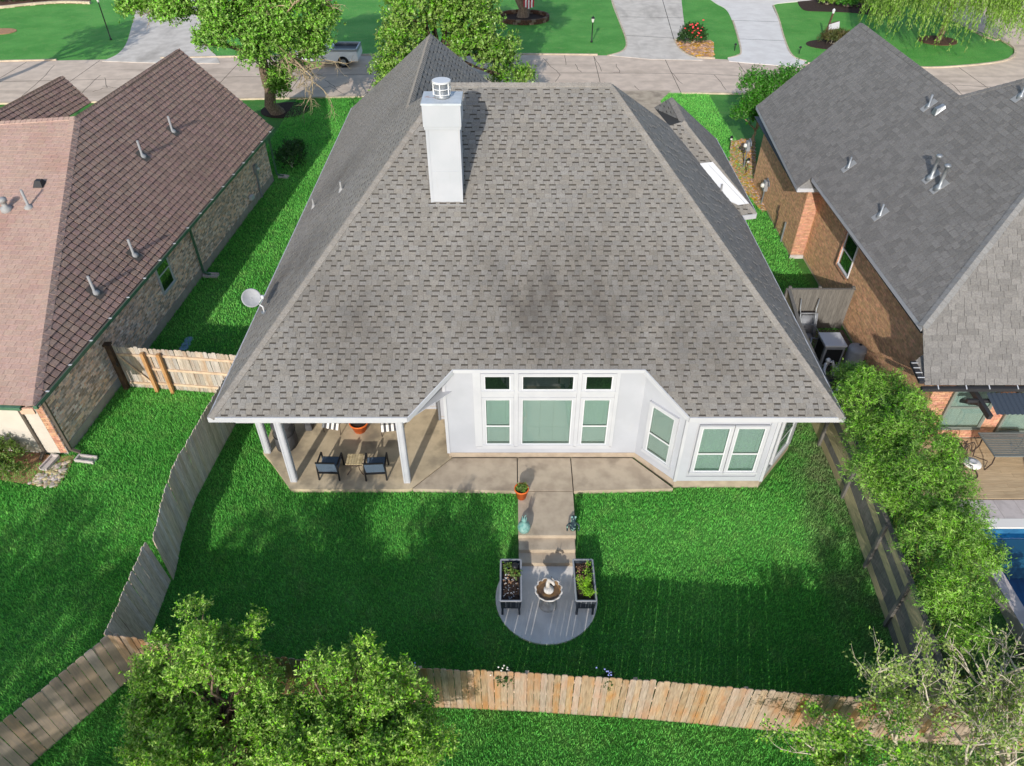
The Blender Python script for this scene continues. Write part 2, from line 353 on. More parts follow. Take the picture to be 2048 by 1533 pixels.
def glass_mat(name, tint, refl):
    m, nt, N, L, P = _base(name); N.remove(P)
    t = N.new('ShaderNodeBsdfTransparent'); t.inputs[0].default_value = (*tint, 1)
    g = N.new('ShaderNodeBsdfGlossy'); g.inputs['Roughness'].default_value = .02
    lw = N.new('ShaderNodeLayerWeight'); pw = N.new('ShaderNodeMath'); pw.operation = 'POWER'; pw.inputs[1].default_value = 3.0; L.new(lw.outputs['Facing'], pw.inputs[0])
    ms = N.new('ShaderNodeMixShader'); L.new(_mr(N, L, pw.outputs[0], 0, 1, refl, .75), ms.inputs[0]); L.new(t.outputs[0], ms.inputs[1]); L.new(g.outputs[0], ms.inputs[2])
    L.new(ms.outputs[0], N['Material Output'].inputs[0]); return m
m_glass = glass_mat('green_glass', (.755, .83, .805), .09)
m_glass_d = glass_mat('dark_green_glass', (.52, .58, .54), .12)
m_water = glass_mat('pool_water', (.36, .62, .76), .03)

# ------------------------------------------------------------------ helpers: shingles, bricks, pickets, windows
def clip2(poly, a, b, c):                          # keep a*x+b*y<=c
    out = []
    for i in range(len(poly)):
        p, q = poly[i - 1], poly[i]; dp = a * p[0] + b * p[1] - c; dq = a * q[0] + b * q[1] - c
        if (dp <= 0) != (dq <= 0):
            t = dp / (dp - dq); out.append((p[0] + (q[0] - p[0]) * t, p[1] + (q[1] - p[1]) * t))
        if dq <= 0: out.append(q)
    return out
def area2(p): return .5 * abs(sum(p[i - 1][0] * p[i][1] - p[i][0] * p[i - 1][1] for i in range(len(p))))
class Roofing:
    """Collects shingle tabs over the faces of one roof; the 300 that show largest become parts, the rest one part of kind stuff."""
    def __init__(s): s.tabs = []
    def cover(s, pts, edir, o, expo, wr, thick, dash=0., off='random', gap=.006, m0=0, m1=1, jit=.2):
        pts = [Vector(p) for p in pts]; o = Vector(o); e = Vector(edir).normalized()
        n = (pts[1] - pts[0]).cross(pts[2] - pts[0]).normalized()
        if n.z < 0: n = -n
        e = (e - n * e.dot(n)).normalized(); up = n.cross(e)
        if up.z < 0: up = -up
        P = [((p - o).dot(e), (p - o).dot(up)) for p in pts]
        A = sum(P[i - 1][0] * P[i][1] - P[i][0] * P[i - 1][1] for i in range(len(P)))
        if A < 0: P = P[::-1]
        hp = []
        for i in range(len(P)):
            p, q = P[i - 1], P[i]; a, b = q[1] - p[1], -(q[0] - p[0]); hp.append((a, b, a * p[0] + b * p[1]))
        v0 = min(p[1] for p in P); v1 = max(p[1] for p in P)
        for k in range(math.floor(v0 / expo + 1e-6), math.ceil(v1 / expo - 1e-6)):
            lo, hi = k * expo, (k + 1) * expo
            strip = clip2(clip2(P, 0, 1, hi), 0, -1, -lo)
            if len(strip) < 3: continue
            u0 = min(p[0] for p in strip); u1 = max(p[0] for p in strip)
            rr = random.Random(k * 7919 + 13)
            wm = (wr[0] + wr[1]) / 2
            u = math.floor(u0 / wm) * wm - wm + (rr.uniform(0, wm) if off == 'random' else (wm / 2 if (k % 2 and off == 'half') else 0))
            d = rr.random() < .5
            while u < u1:
                w = rr.uniform(*wr) * (1.25 if dash and d else 1); q = [(u + gap / 2, lo), (u + w - gap / 2, lo), (u + w - gap / 2, hi + .012), (u + gap / 2, hi + .012)]
                for a, b, c in hp: q = clip2(q, a, b, c) if len(q) > 2 else q
                if len(q) > 2 and area2(q) > 2e-4:
                    isd = rr.random() < dash if dash and not d else False
                    d = isd
                    s.tabs.append((q, o, e, up, n, lo, expo, thick * (.45 if isd else 1) * rr.uniform(1 - jit, 1 + jit), isd, m0, m1))
                u += w
    def geo(s, mb, t):
        q, o, e, up, n, lo, expo, th, isd, m0, m1 = t
        def hh(v): return .004 + th * max(0., 1 - (v - lo) / expo)
        def pt(p, h): return o + e * p[0] + up * p[1] + n * h
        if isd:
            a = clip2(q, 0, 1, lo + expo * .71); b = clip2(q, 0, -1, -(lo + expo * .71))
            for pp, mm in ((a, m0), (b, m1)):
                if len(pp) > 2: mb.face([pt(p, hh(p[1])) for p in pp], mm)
        else: mb.face([pt(p, hh(p[1])) for p in q], m0)
        for i in range(len(q)):
            p, r = q[i - 1], q[i]
            if p[1] > lo + expo * .98 and r[1] > lo + expo * .98: continue
            mb.face([pt(p, -.002), pt(r, -.002), pt(r, hh(r[1])), pt(p, hh(p[1]))], m0)
    def finish(s, name, parent, mats, nmax=300):
        def key(t):
            q, o, e, up, n = t[:5]; c = o + e * q[0][0] + up * q[0][1] - Vector((0, 0, CAM_H))
            return -area2(q) * abs(n.dot(c.normalized())) / c.length_squared
        vis = sorted(s.tabs, key=key)
        for t in vis[:nmax]:
            mb = MB(); s.geo(mb, t); mb.build(name, mats, parent)
        mb = MB()
        for t in vis[nmax:]: s.geo(mb, t)
        if mb.f: mb.build(name + '_field', mats, parent, kind='stuff')
def caps(parent, name, p, q, mat, n1, n2, w=.16, step=.2, lift=.02):
    """Overlapping bent cap shingles along a ridge or hip from p (low end) to q; n1, n2 are the two slopes' downhill side vectors."""
    p, q = Vector(p), Vector(q); L = (q - p).length; d = (q - p) / L; k = int(L / step)
    a, b = Vector(n1).normalized(), Vector(n2).normalized(); up = -(a + b).normalized()
    for i in range(k):
        s0, s1 = i * step, (i + 1) * step + .03
        A = p + d * s0 + up * (lift + .018); B = p + d * s1 + up * (lift + .002)
        mb = MB(); j = random.uniform(-.006, .006)
        for side in (a, b):
            mb.face([A, A + side * (w + j), B + side * (w + j), B])
            mb.face([A, A + side * (w + j), A + side * (w + j) - up * .03, A - up * .03])
            mb.face([A + side * (w + j), B + side * (w + j), B + side * (w + j) - up * .03, A + side * (w + j) - up * .03])
        mb.build(name, mat, parent)
class Brickwork:
    def __init__(s): s.b = []
    def wall(s, p0, p1, z0, z1, n, holes=(), L=.205, hgt=.066, mort=.010, top=None, proud=.008):
        p0, p1 = Vector((*p0, 0)), Vector((*p1, 0)); D = (p1 - p0).length; d = (p1 - p0) / D; n = Vector((*n, 0)).normalized()
        k = 0; z = z0
        while z + hgt <= z1 + .001:
            u = -(L / 2 if k % 2 else 0)
            while u < D:
                a, b = max(u, 0), min(u + L - mort, D)
                cut = [(a, b)]
                for h0, h1, hz0, hz1 in holes:
                    if z + hgt > hz0 and z < hz1:
                        new = []
                        for x0, x1 in cut:
                            if x0 < h0: new.append((x0, min(x1, h0)))
                            if x1 > h1: new.append((max(x0, h1), x1))
                        cut = [c for c in new if c[1] - c[0] > .015]
                for x0, x1 in cut:
                    if x1 - x0 > .02 and (top is None or z + hgt < top((x0 + x1) / 2)):
                        s.b.append((p0 + d * x0 + Vector((0, 0, z)), d * (x1 - x0), n * (proud + random.uniform(-.002, .002)), Vector((0, 0, hgt))))
                u += L
            z += hgt + mort; k += 1
    def finish(s, name, parent, mat, nmax=300):
        C = Vector((0, 0, CAM_H))
        def key(t):
            c = t[0] - C; return -t[1].length * abs(t[2].normalized().dot(c.normalized())) / c.length_squared
        v = sorted(s.b, key=key)
        def g(mb, t):
            o, a, n, h = t; A, B, Cc, D = o + n, o + a + n, o + a + n + h, o + n + h
            mb.face([A, B, Cc, D]); mb.face([o, o + a, B, A]); mb.face([D, Cc, o + a + h, o + h]); mb.face([o, A, D, o + h]); mb.face([B, o + a, o + a + h, Cc])
        for t in v[:nmax]:
            mb = MB(); g(mb, t); mb.build(name, mat, parent)
        mb = MB()
        for t in v[nmax:]: g(mb, t)
        if mb.f: mb.build(name + '_field', mat, parent, kind='stuff')
def picket_mesh(w, h, t, mat, ear=.03):
    mb = MB(); P = [(-w / 2, 0), (w / 2, 0), (w / 2, h - ear), (w / 2 - ear, h), (-w / 2 + ear, h), (-w / 2, h - ear)]
    k = len(P); mb.v = [(x, -t / 2, z) for x, z in P] + [(x, t / 2, z) for x, z in P]
    mb.f = [tuple(range(k)), tuple(reversed(range(k, 2 * k)))] + [(i, i + k, (i + 1) % k + k, (i + 1) % k) for i in range(k)]; mb.m = [0] * len(mb.f)
    return mb.mesh('picket', mat)
def polyline(pts, step):
    out = []; carry = 0.
    for a, b in zip(pts[:-1], pts[1:]):
        a, b = Vector((*a, 0)), Vector((*b, 0)); L = (b - a).length; d = (b - a) / L; s = carry
        while s < L: out.append((a + d * s, math.atan2(d.y, d.x))); s += step
        carry = s - L
    return out
def picket_fence(fence, pts, h, mats, rail_side, w=.140, rails=(.25, .9, 1.5), lean=0., post_step=2.4, gap=.008, hvar=.012, railmat=None, postmat=None, post_h=None):
    ms = [picket_mesh(w - abs(random.gauss(0, gap * .55)) + gap * .25, h + dh, .017, m) for m in mats for dh in (-.02, -.008, 0, .008, .02) for _ in range(3)]
    for p, a in polyline(pts, w + gap):
        z = GZ(p.x, p.y); o = bpy.data.objects.new('picket', random.choice(ms)); link(o, fence, (p.x, p.y, z + .02 + random.uniform(-hvar, hvar)))
        o.rotation_euler = (lean + random.uniform(-.008, .008), random.uniform(-.006, .006), a)
    for a, b in zip(pts[:-1], pts[1:]):
        d = (Vector((*b, 0)) - Vector((*a, 0))).normalized(); nn = Vector((-d.y, d.x, 0)) * rail_side
        for r in rails:
            tilt = Vector((-d.y, d.x, 0)) * (-math.sin(lean) * r)
            A = Vector((a[0], a[1], GZ(*a) + r)) + nn * .032 + tilt; B = Vector((b[0], b[1], GZ(*b) + r)) + nn * .032 + tilt
            MB().beam(A, B, .04, .085).build('fence_rail', railmat or m_rail, fence)
    for p, a in polyline(pts, post_step):
        nn = Vector((-math.sin(a), math.cos(a), 0)) * rail_side * .1; z = GZ(p.x, p.y); ph = post_h or h - .16
        c = Vector((p.x, p.y, 0)) + nn; tilt = Vector((-math.sin(a), math.cos(a), 0)) * (-math.sin(lean) * ph)
        MB().beam((c.x, c.y, z - .1), (c.x + tilt.x, c.y + tilt.y, z + ph), .09, .09).build('fence_post', postmat or m_rail, fence)
def window(parent, p0, r, n, s0, s1, z0, z1, style='sash', trim=.09, mid=.42, mat=m_white, blind=True, glass=m_glass, depth=0.):
    p0 = Vector((*p0, 0)); r = Vector((*r, 0)).normalized(); n = Vector((*n, 0)).normalized()
    def lb(mb, a, b, c, d, e, f): mb.obox(p0 + r * a + n * e + Vector((0, 0, c)), r * (b - a), n * (f - e), Vector((0, 0, d - c))); return mb
    fr = MB(); D = depth
    lb(fr, s0 - trim, s1 + trim, z1, z1 + trim, D, D + .075); lb(fr, s0 - trim - .015, s1 + trim + .015, z0 - trim, z0, D, D + .09)
    lb(fr, s0 - trim, s0, z0, z1, D, D + .07); lb(fr, s1, s1 + trim, z0, z1, D, D + .07)
    w = fr.build('window', mat, parent)
    fi = MB(); e = .035                             # inner vinyl frame
    lb(fi, s0, s0 + e, z0, z1, D + .004, D + .055); lb(fi, s1 - e, s1, z0, z1, D + .004, D + .055)
    lb(fi, s0 + e, s1 - e, z1 - e, z1, D + .004, D + .055); lb(fi, s0 + e, s1 - e, z0, z0 + e, D + .004, D + .055)
    fi.build('sash', m_whiteplastic if mat is m_white else mat, w)
    zm = z0 + (z1 - z0) * mid; panes = [(z0 + e, z1 - e)]
    if style == 'sash':
        lb(MB(), s0 + e, s1 - e, zm - .025, zm + .025, D + .003, D + .06).build('sash_rail', m_whiteplastic if mat is m_white else mat, w)
        panes = [(z0 + e, zm - .025), (zm + .025, z1 - e)]
        lb(MB(), s0 + e, s1 - e, zm + .026, zm + .052, D + .030, D + .058).build('sash_shade_strip', m_backing, w)  # dark strip standing in for the shadow line above the meeting rail
    for i, (a, b) in enumerate(panes):
        dd = D + .040 + .006 * i
        lb(MB(), s0 + e - .004, s1 - e + .004, a - .004, b + .004, dd, dd + .005).build('pane', glass, w)
    if blind:
        lb(MB(), s0 + e, s1 - e, z0 + e, z1 - e, D + .0015, D + .003).build('dark_interior', m_backing, w)
        mb = MB(); z = z0 + e + .13
        while z < z1 - e:
            A = p0 + r * (s0 + e + .01) + n * (D + .012); B = p0 + r * (s1 - e - .01) + n * (D + .012); t = n * .012
            mb.face([A - t * .6 + Vector((0, 0, z + .022)), B - t * .6 + Vector((0, 0, z + .022)), B + t + Vector((0, 0, z - .022)), A + t + Vector((0, 0, z - .022))]); z += .046
        lb(mb, s0 + e + .008, s1 - e - .008, z0 + e + .075, z0 + e + .105, D + .006, D + .026)
        for q_ in np.linspace(s0 + e + .12, s1 - e - .12, 2 if s1 - s0 < 1.2 else 4): lb(mb, q_ - .006, q_ + .006, z0 + e + .1, z1 - e, D + .026, D + .028)
        mb.build('blind', m_blind, w)
    else: lb(MB(), s0 + e, s1 - e, z0 + e, z1 - e, D + .003, D + .008).build('dark_interior', m_backing, w)
    return w

# ------------------------------------------------------------------ setting: ground, road, drives, paths
POOL = (13.25, 22.0, 5.0, 13.02)
def axis(a, b, s): return np.arange(a, b, s)
xs = np.unique(np.concatenate([[-500, -300, -200, -120, -80], axis(-60, -20, 5), axis(-20, 14, .5), axis(14, 60, 2.), [POOL[0], POOL[1], 80, 120, 200, 300, 500]]))
ys = np.unique(np.concatenate([[-300, -150, -80, -40, -20, -10], axis(-5, 11, 1.), axis(11, 15, .2), axis(15, 60, 3), axis(60, 120, 10), [POOL[2], POOL[3], 150, 250, 400, 700]]))
X, Y = np.meshgrid(xs, ys); Z = gz(X, Y); V = np.stack([X, Y, Z], -1).reshape(-1, 3); nx = len(xs)
I, J = np.meshgrid(np.arange(nx - 1), np.arange(len(ys) - 1)); k = (J * nx + I).ravel()
F = np.stack([k, k + 1, k + 1 + nx, k + nx], 1); C = V[F].mean(1)
F = F[~((C[:, 0] > POOL[0]) & (C[:, 0] < POOL[1]) & (C[:, 1] > POOL[2]) & (C[:, 1] < POOL[3]))]
tag(link(bpy.data.objects.new('lawn', npmesh('lawn', V, F, m_grass, True))), kind='structure')
def sheet(name, poly, z, mat, thick=.06, kind='structure', parent=None):
    mb = MB().prism([(p[0], p[1]) for p in poly], z - thick, z); return mb.build(name, mat, parent, **({'kind': kind} if kind else {}))
EXCL = []                                           # where no grass grows
def ccw(poly):
    a = sum(poly[i - 1][0] * poly[i][1] - poly[i][0] * poly[i - 1][1] for i in range(len(poly))); return poly if a > 0 else poly[::-1]
def px(pts, z=0.): return ccw([tuple(at(u, v, z)[:2]) for u, v in pts])
far_edge = [(-70, 53.5), (-45, 55.0), (-32, 56.0), (-15, 57.0), (0, 57.3), (10, 57.0), (17.5, 55.9), (25, 54.4), (31, 54.2), (36, 55.6), (38.3, 58.2), (38.6, 61), (37.5, 66), (37, 110)]
road_poly = [(-70, 45.5), (-30, 47.2), (-12, 48.2), (0, 48.8), (12, 49.0), (20, 48.6), (30, 47.2), (60, 43), (70, 60), (62, 110)] + far_edge[::-1]
road = sheet('road', ccw(road_poly), .02, m_road, .1)
EXCL.append(road_poly)
def kerb(name, pts, parent=None, w=.16, h=.1):
    tot = MB(); pts = [Vector((p[0], p[1], 0)) for p in pts]
    for i in range(len(pts) - 1):
        def nrm(j):
            d = (pts[min(j + 1, len(pts) - 1)] - pts[max(j - 1, 0)]).normalized(); return Vector((-d.y, d.x, 0)) * w
        A, B = pts[i], pts[i + 1]; a, b = A + nrm(i), B + nrm(i + 1); z = Vector((0, 0, h)); dn = Vector((0, 0, -.05))
        tot.hexa([A + dn, B + dn, b + dn, a + dn, A + z, B + z, b + z, a + z])
    return tot.build(name, m_kerb, parent, kind='structure')
def smooth(pts, n=6):
    out = []
    for i in range(len(pts) - 1):
        p0, p1, p2, p3 = [np.array(pts[max(0, min(len(pts) - 1, i + j))]) for j in (-1, 0, 1, 2)]
        for k in range(n):
            t = k / n; out.append(tuple(.5 * ((2 * p1) + (-p0 + p2) * t + (2 * p0 - 5 * p1 + 4 * p2 - p3) * t * t + (-p0 + 3 * p1 - 3 * p2 + p3) * t ** 3)))
    out.append(tuple(pts[-1])); return out
def edge_y(x):
    for (x0, y0), (x1, y1) in zip(far_edge[:9], far_edge[1:10]):
        if x0 <= x <= x1: return y0 + (y1 - y0) * (x - x0) / (x1 - x0)
    return 57
# driveways over the road
d1 = px(smooth([(1222, -40), (1222, 0), (1238, 45), (1250, 78), (1250, 96), (1238, 106), (1215, 112)]) + [(1300, 120), (1405, 122)] + smooth([(1393, 118), (1372, 110), (1355, 96), (1347, 80)]) + [(1372, 79), (1366, 30), (1358, -40)])
d2 = px(smooth([(1412, -6), (1432, 8), (1452, 20), (1464, 42), (1474, 75), (1480, 104), (1474, 112), (1455, 117)]) + [(1458, 124), (1500, 128), (1600, 136)] + smooth([(1612, 124), (1592, 118), (1578, 106), (1566, 76), (1556, 40), (1547, 20), (1545, 12), (1556, 8)]) + [(1620, 2), (1700, -16), (1412, -16)])
d3 = px(smooth([(282, -20), (275, 10), (262, 60), (252, 90), (235, 110), (205, 124)]) + [(330, 128), (440, 128)] + smooth([(432, 112), (412, 90), (400, 40), (392, -20)]))
drv1 = sheet('driveway', d1, .045, m_drive); drv2 = sheet('driveway', d2, .049, m_drive2); drv3 = sheet('driveway', d3, .045, m_drive)
drv4 = sheet('driveway', [(6.2, 37), (9.6, 37), (9.6, 47.5), (10.6, 49.4), (5.2, 49.4), (6.2, 47.5)], .045, m_conc)
for d in (d1, d2, d3): EXCL.append(d)
EXCL.append([(6.2, 37), (9.6, 37), (9.6, 47.5), (10.6, 49.4), (5.2, 49.4), (6.2, 47.5)])
def jointline(pts, z, w=.03, parent=None, name='expansion_joint'):
    mb = MB()
    for a, b in zip(pts[:-1], pts[1:]):
        a, b = Vector((*a[:2], z)), Vector((*b[:2], z)); d = (b - a).normalized(); n = Vector((-d.y, d.x, 0)) * w / 2
        mb.hexa([a - n - Vector((0, 0, .01)), b - n - Vector((0, 0, .01)), b + n - Vector((0, 0, .01)), a + n - Vector((0, 0, .01)), a - n, b - n, b + n, a + n])
    return mb.build(name, m_joint, parent)
for pts, par, z in (([(1240, 34), (1365, 36)], drv1, .0485), ([(1250, 71), (1372, 78)], drv1, .0485), ([(1325, 0), (1348, 80)], drv1, .0485), ([(1464, 41), (1556, 44)], drv2, .0525), ([(1476, 78), (1568, 82)], drv2, .0525)):
    jointline([at(u, v, z) for u, v in pts], z, .05, par)
cr = random.Random(5)
cracks = [[(1150, 128), (1158, 142), (1164, 145)], [(1190, 115), (1203, 143)], [(1232, 129), (1240, 145), (1226, 145)], [(1268, 172), (1278, 180)], [(1430, 150), (1452, 180)], [(1340, 144), (1365, 168)], [(1490, 138), (1520, 150)],
          [(200, 150), (160, 190), (110, 205)], [(210, 155), (214, 175), (185, 184)], [(205, 172), (250, 178), (280, 205)], [(110, 130), (70, 170), (20, 215)], [(640, 180), (660, 172), (690, 190)], [(650, 160), (672, 175), (705, 162)], [(60, 200), (110, 190)],
          [(1085, 116), (1120, 150), (1110, 164)], [(1750, 140), (1790, 150)], [(1900, 165), (1930, 195)], [(1130, 110), (1132, 130)]]
for c in cracks:
    pts = []
    for a, b in zip(c[:-1], c[1:]):
        for i in range(4):
            t = i / 4; pts.append(at(a[0] + (b[0] - a[0]) * t + cr.uniform(-1.5, 1.5), a[1] + (b[1] - a[1]) * t + cr.uniform(-.8, .8), .0235))
    pts.append(at(*c[-1], .0235)); jointline(pts, .0235, .03, road, 'road_crack')
# long joints of the concrete road
mid = [(-60, 49.6), (-30, 51.6), (-12, 52.7), (0, 53.1), (12, 53.0), (22, 51.8), (40, 49)]
jointline(mid, .0235, .04, road, 'road_joint')
for x in np.arange(-46, 34, 5.2):
    if abs(x) > 3: jointline([(x, 48.4 if x > -20 else 47), (x + .1, edge_y(x) - .2)], .0235, .035, road, 'road_joint')
for a, b in ((-60, -33.5), (-26, 6.4), (13.7, 15.0), (21.5, 36)):
    kerb('kerb', smooth([(x, edge_y(x)) for x in np.linspace(a, b, 8)], 3) if b < 30 else smooth([(x, edge_y(x)) for x in np.linspace(a, 31, 4)] + far_edge[9:], 4))
kerb('kerb', smooth([(p[0], p[1] - .16) for p in [(-60, 46.0), (-30, 47.2), (-12, 48.2), (0, 48.8), (4.6, 48.9)]], 3)); kerb('kerb', smooth([(11.2, 48.85), (20, 48.45), (30, 47.05)], 3))
for pts in ([(1222, 0), (1238, 45), (1250, 78), (1250, 96), (1238, 106), (1215, 112)], [(1347, 80), (1355, 96), (1372, 110), (1393, 118)], [(1464, 42), (1474, 75), (1480, 104), (1474, 112), (1455, 117)], [(1545, 12), (1556, 40), (1566, 76), (1578, 106), (1592, 118), (1612, 124)]):
    kerb('kerb', smooth([tuple(at(u, v)[:2]) for u, v in pts], 5), None, .12, .075)

# ------------------------------------------------------------------ setting: back patio, walk, steps, round pad
pat = [(-7.86, 15.95), (-7.5, 15.55), (-6.62, 14.42), (-3.12, 14.42), (-3.02, 14.46), (-1.9, 15.72), (-1.9, 18.4), (-7.86, 18.4)]
patio = sheet('patio', pat, .15, m_patio, .55)
walk = [(-3.0, 14.44), (0.16, 14.36), (1.84, 14.36), (4.86, 14.46), (3.78, 15.72), (-1.87, 15.70)]
def slabs(name, parts, z, mat, thick):
    for p in parts: sheet(name, ccw(p), z, mat, thick)
slabs('walkway_slab', [[(-2.98, 14.44), (.15, 14.36), (.15, 15.70), (-1.87, 15.70)], [(.18, 14.36), (1.82, 14.36), (1.82, 15.70), (.18, 15.70)], [(1.85, 14.36), (4.83, 14.46), (3.76, 15.70), (1.85, 15.70)]], .146, m_conc, .4)
MB().prism(ccw([(-3.0, 14.5), (4.8, 14.5), (3.76, 15.66), (-1.9, 15.66)]), -.2, .11).build('walkway_bed', m_joint, kind='structure')
slabs('walkway_slab', [[(.18, 12.72), (1.80, 12.72), (1.82, 14.33), (.18, 14.33)]], .142, m_conc, .5)
for y0, y1, z in ((12.33, 12.717, .01), (11.99, 12.327, -.13)): sheet('step', [(.19, y0), (1.77, y0), (1.77, y1), (.19, y1)], z, m_conc, .4)
pc, pr = Vector((.92, 11.0)), 1.36
padpoly = [(pc.x + pr * math.cos(t), pc.y + pr * math.sin(t)) for t in np.linspace(0, 2 * math.pi, 48, endpoint=False)]
padpoly = [(x, min(y, 11.986)) for x, y in padpoly]
sheet('round_pad', padpoly, -.28, M('pad_concrete', S(226, 219, 210), S(210, 203, 194), 1.6, rough=.9, bump=.15, bscale=90), .3)
for p in (pat, walk, [(.1, 11.9), (1.9, 11.9), (1.9, 14.4), (.1, 14.4)], padpoly): EXCL.append(p)

# ------------------------------------------------------------------ main house
mh = thing('white_house', 'white house with grey shingled hip roof, porch and tall white chimney', 'house', (0, 22, 0))
foot = [(-7.7, 17.95), (-2.35, 17.95), (-2.35, 17.45), (-1.97, 17.45), (-1.97, 15.78), (3.83, 15.78), (4.89, 14.62), (7.44, 14.62), (8.8, 16.2), (8.8, 26.8), (9.45, 26.8), (9.45, 35.6), (-7.7, 36)]
inner = [(x * .998, y + (.02 if y < 30 else -.02)) for x, y in foot]
MB().prism(foot, -.3, .30).build('foundation', M('foundation_concrete', S(176, 160, 140), S(160, 144, 126), 3, rough=.9, bump=.2), mh)
wl = MB().prism(inner, .29, 2.86)
wl.hexa([(-1.95, 15.80, 2.8), (3.81, 15.80, 2.8), (3.81, 17.4, 2.8), (-1.95, 17.4, 2.8), (-1.95, 15.80, 3.70), (3.81, 15.80, 3.70), (3.81, 17.4, 4.6), (-1.95, 17.4, 4.6)])
wl.hexa([(3.815, 15.80, 2.8), (4.88, 14.64, 2.8), (7.4, 14.64, 2.8), (7.4, 15.9, 2.8), (3.815, 15.80, 3.69), (4.88, 14.64, 3.01), (7.4, 14.64, 3.01), (7.4, 15.9, 3.7)])
wall = wl.build('wall', m_siding, mh)
# lap siding boards on the three faces toward the yard
def siding(p0, p1, z0, z1, holes, top=None, ex=.18):
    p0, p1 = Vector((*p0, 0)), Vector((*p1, 0)); D = (p1 - p0).length; d = (p1 - p0) / D; n = Vector((d.y, -d.x, 0)); z = z0
    while z < z1 - .01:
        zt = min(z + ex, z1); cut = [(0, D)]
        for a, b, c, e in holes:
            if zt > c and z < e:
                new = []
                for x0, x1 in cut:
                    if x0 < a: new.append((x0, min(a, x1)))
                    if x1 > b: new.append((max(b, x0), x1))
                cut = new
        for x0, x1 in cut:
            if x1 - x0 < .02: continue
            if top:                                 # the board is cut along the sloping roof edge
                poly = [(x0, z), (x1, z), (x1, zt), (x0, zt)]; t0, t1 = top(0), top(1) - top(0)
                poly = clip2(poly, -t1, 1, t0)
                if len(poly) < 3: continue
                f_ = lambda s_, q, o: p0 + d * s_ + n * o + Vector((0, 0, q))
                mb = MB(); mb.face([f_(s_, q, .016 - .010 * (q - z) / ex) for s_, q in poly]); mb.face([f_(x0, z, 0), f_(max(s_ for s_, q in poly if abs(q - z) < 1e-6) if any(abs(q - z) < 1e-6 for s_, q in poly) else x0, z, 0), f_(max([s_ for s_, q in poly if abs(q - z) < 1e-6] or [x0]), z, .016), f_(x0, z, .016)])
                mb.build('siding_board', m_siding, wall); continue
            tl = tr = zt
            A, B = p0 + d * x0, p0 + d * x1; v = lambda p, q, o: p + n * o + Vector((0, 0, q))
            mb = MB(); mb.face([v(A, z, .016), v(B, z, .016), v(B, tr, .006), v(A, tl, .006)]); mb.face([v(A, z, 0), v(B, z, 0), v(B, z, .016), v(A, z, .016)])
            mb.face([v(A, z, 0), v(A, z, .016), v(A, tl, .006), v(A, tl, 0)]); mb.face([v(B, z, .016), v(B, z, 0), v(B, tr, 0), v(B, tr, .006)])
            mb.build('siding_board', m_siding, wall)
        z += ex
siding((-1.97, 15.79), (3.83, 15.79), .32, 3.70, [(.86, 5.03, .69 - .1, 3.64)])
dl = math.hypot(1.06, 1.16)
siding((3.83, 15.79), (4.89, 14.63), .32, 3.70, [(.29, 1.33, .66, 2.75)], lambda s: 3.70 - .70 * s / dl)
siding((4.89, 14.62), (7.44, 14.62), .32, 2.96, [(.30, 2.36, .66, 2.68)])
siding((7.44, 14.62), (8.8, 16.2), .32, 2.9, [(.4, 1.65, .66, 2.7)])
siding((-7.7, 17.96), (-2.35, 17.96), .17, 2.8, [])
siding((-2.35, 17.46), (-1.97, 17.46), .17, 2.8, [])
for p in ((-1.97, 15.78), (4.88, 14.61), (7.45, 14.61)):
    MB().box(p[0] - .045, p[0] + .045, p[1] - .03, p[1] + .05, .31, 3.68 if p[0] < 0 else 2.97).build('corner_board', m_white, wall)
MB().box(-2.42, -2.352, 17.40, 17.93, .16, 2.75).build('door_jamb', M('grey_jamb', S(120, 122, 126), rough=.6), mh)
# windows
f0, fr, fn = (-1.97, 15.77), (1, 0), (0, -1)
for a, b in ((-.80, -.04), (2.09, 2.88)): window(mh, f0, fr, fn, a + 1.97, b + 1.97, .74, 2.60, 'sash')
window(mh, f0, fr, fn, .28 + 1.97, 1.78 + 1.97, .74, 2.60, 'fixed')
for a, b in ((-.80, -.04), (.28, 1.78), (2.09, 2.88)): window(mh, f0, fr, fn, a + 1.97, b + 1.97, 2.95, 3.49, 'fixed', blind=False, glass=m_glass_d)
tr = MB()                                          # wide boards that tie the six units together
for a, b, c, d in ((-1.12, -.895, .66, 3.62), (2.975, 3.08, .66, 3.62), (.055, .185, .66, 3.60), (1.875, 1.995, .66, 3.60), (-1.10, 3.06, .56, .645), (-.89, .05, 2.695, 2.855), (.19, 1.87, 2.695, 2.855), (2.0, 2.97, 2.695, 2.855)):
    tr.box(a, b, 15.705, 15.775, c, d)
tr.build('window_casing', m_white, mh)
dv = (1.06 / dl, -1.16 / dl); dn = (-1.16 / dl, -1.06 / dl)
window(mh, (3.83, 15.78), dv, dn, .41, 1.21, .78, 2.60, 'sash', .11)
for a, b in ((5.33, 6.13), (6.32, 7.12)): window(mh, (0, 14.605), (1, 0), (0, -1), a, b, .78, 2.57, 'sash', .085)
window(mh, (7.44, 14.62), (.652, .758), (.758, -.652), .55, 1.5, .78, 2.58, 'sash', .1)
# porch posts
for cx, cy, s in ((-6.60, 14.78, .19), (-3.17, 14.74, .19), (-7.70, 15.98, .19)):
    p = MB().box(cx - s / 2, cx + s / 2, cy - s / 2, cy + s / 2, .15, 2.84)
    po = p.build('porch_post', m_white, mh, bevel=.012)
    q = MB()
    for k in (-1, 1):
        q.box(cx + k * s * .28 - .012, cx + k * s * .28 + .012, cy - s / 2 - .012, cy - s / 2 + .004, .17, 2.8)
        q.box(cx + s / 2 - .004, cx + s / 2 + .012, cy + k * s * .28 - .012, cy + k * s * .28 + .012, .17, 2.8)
    q.build('post_moulding', m_white, po)
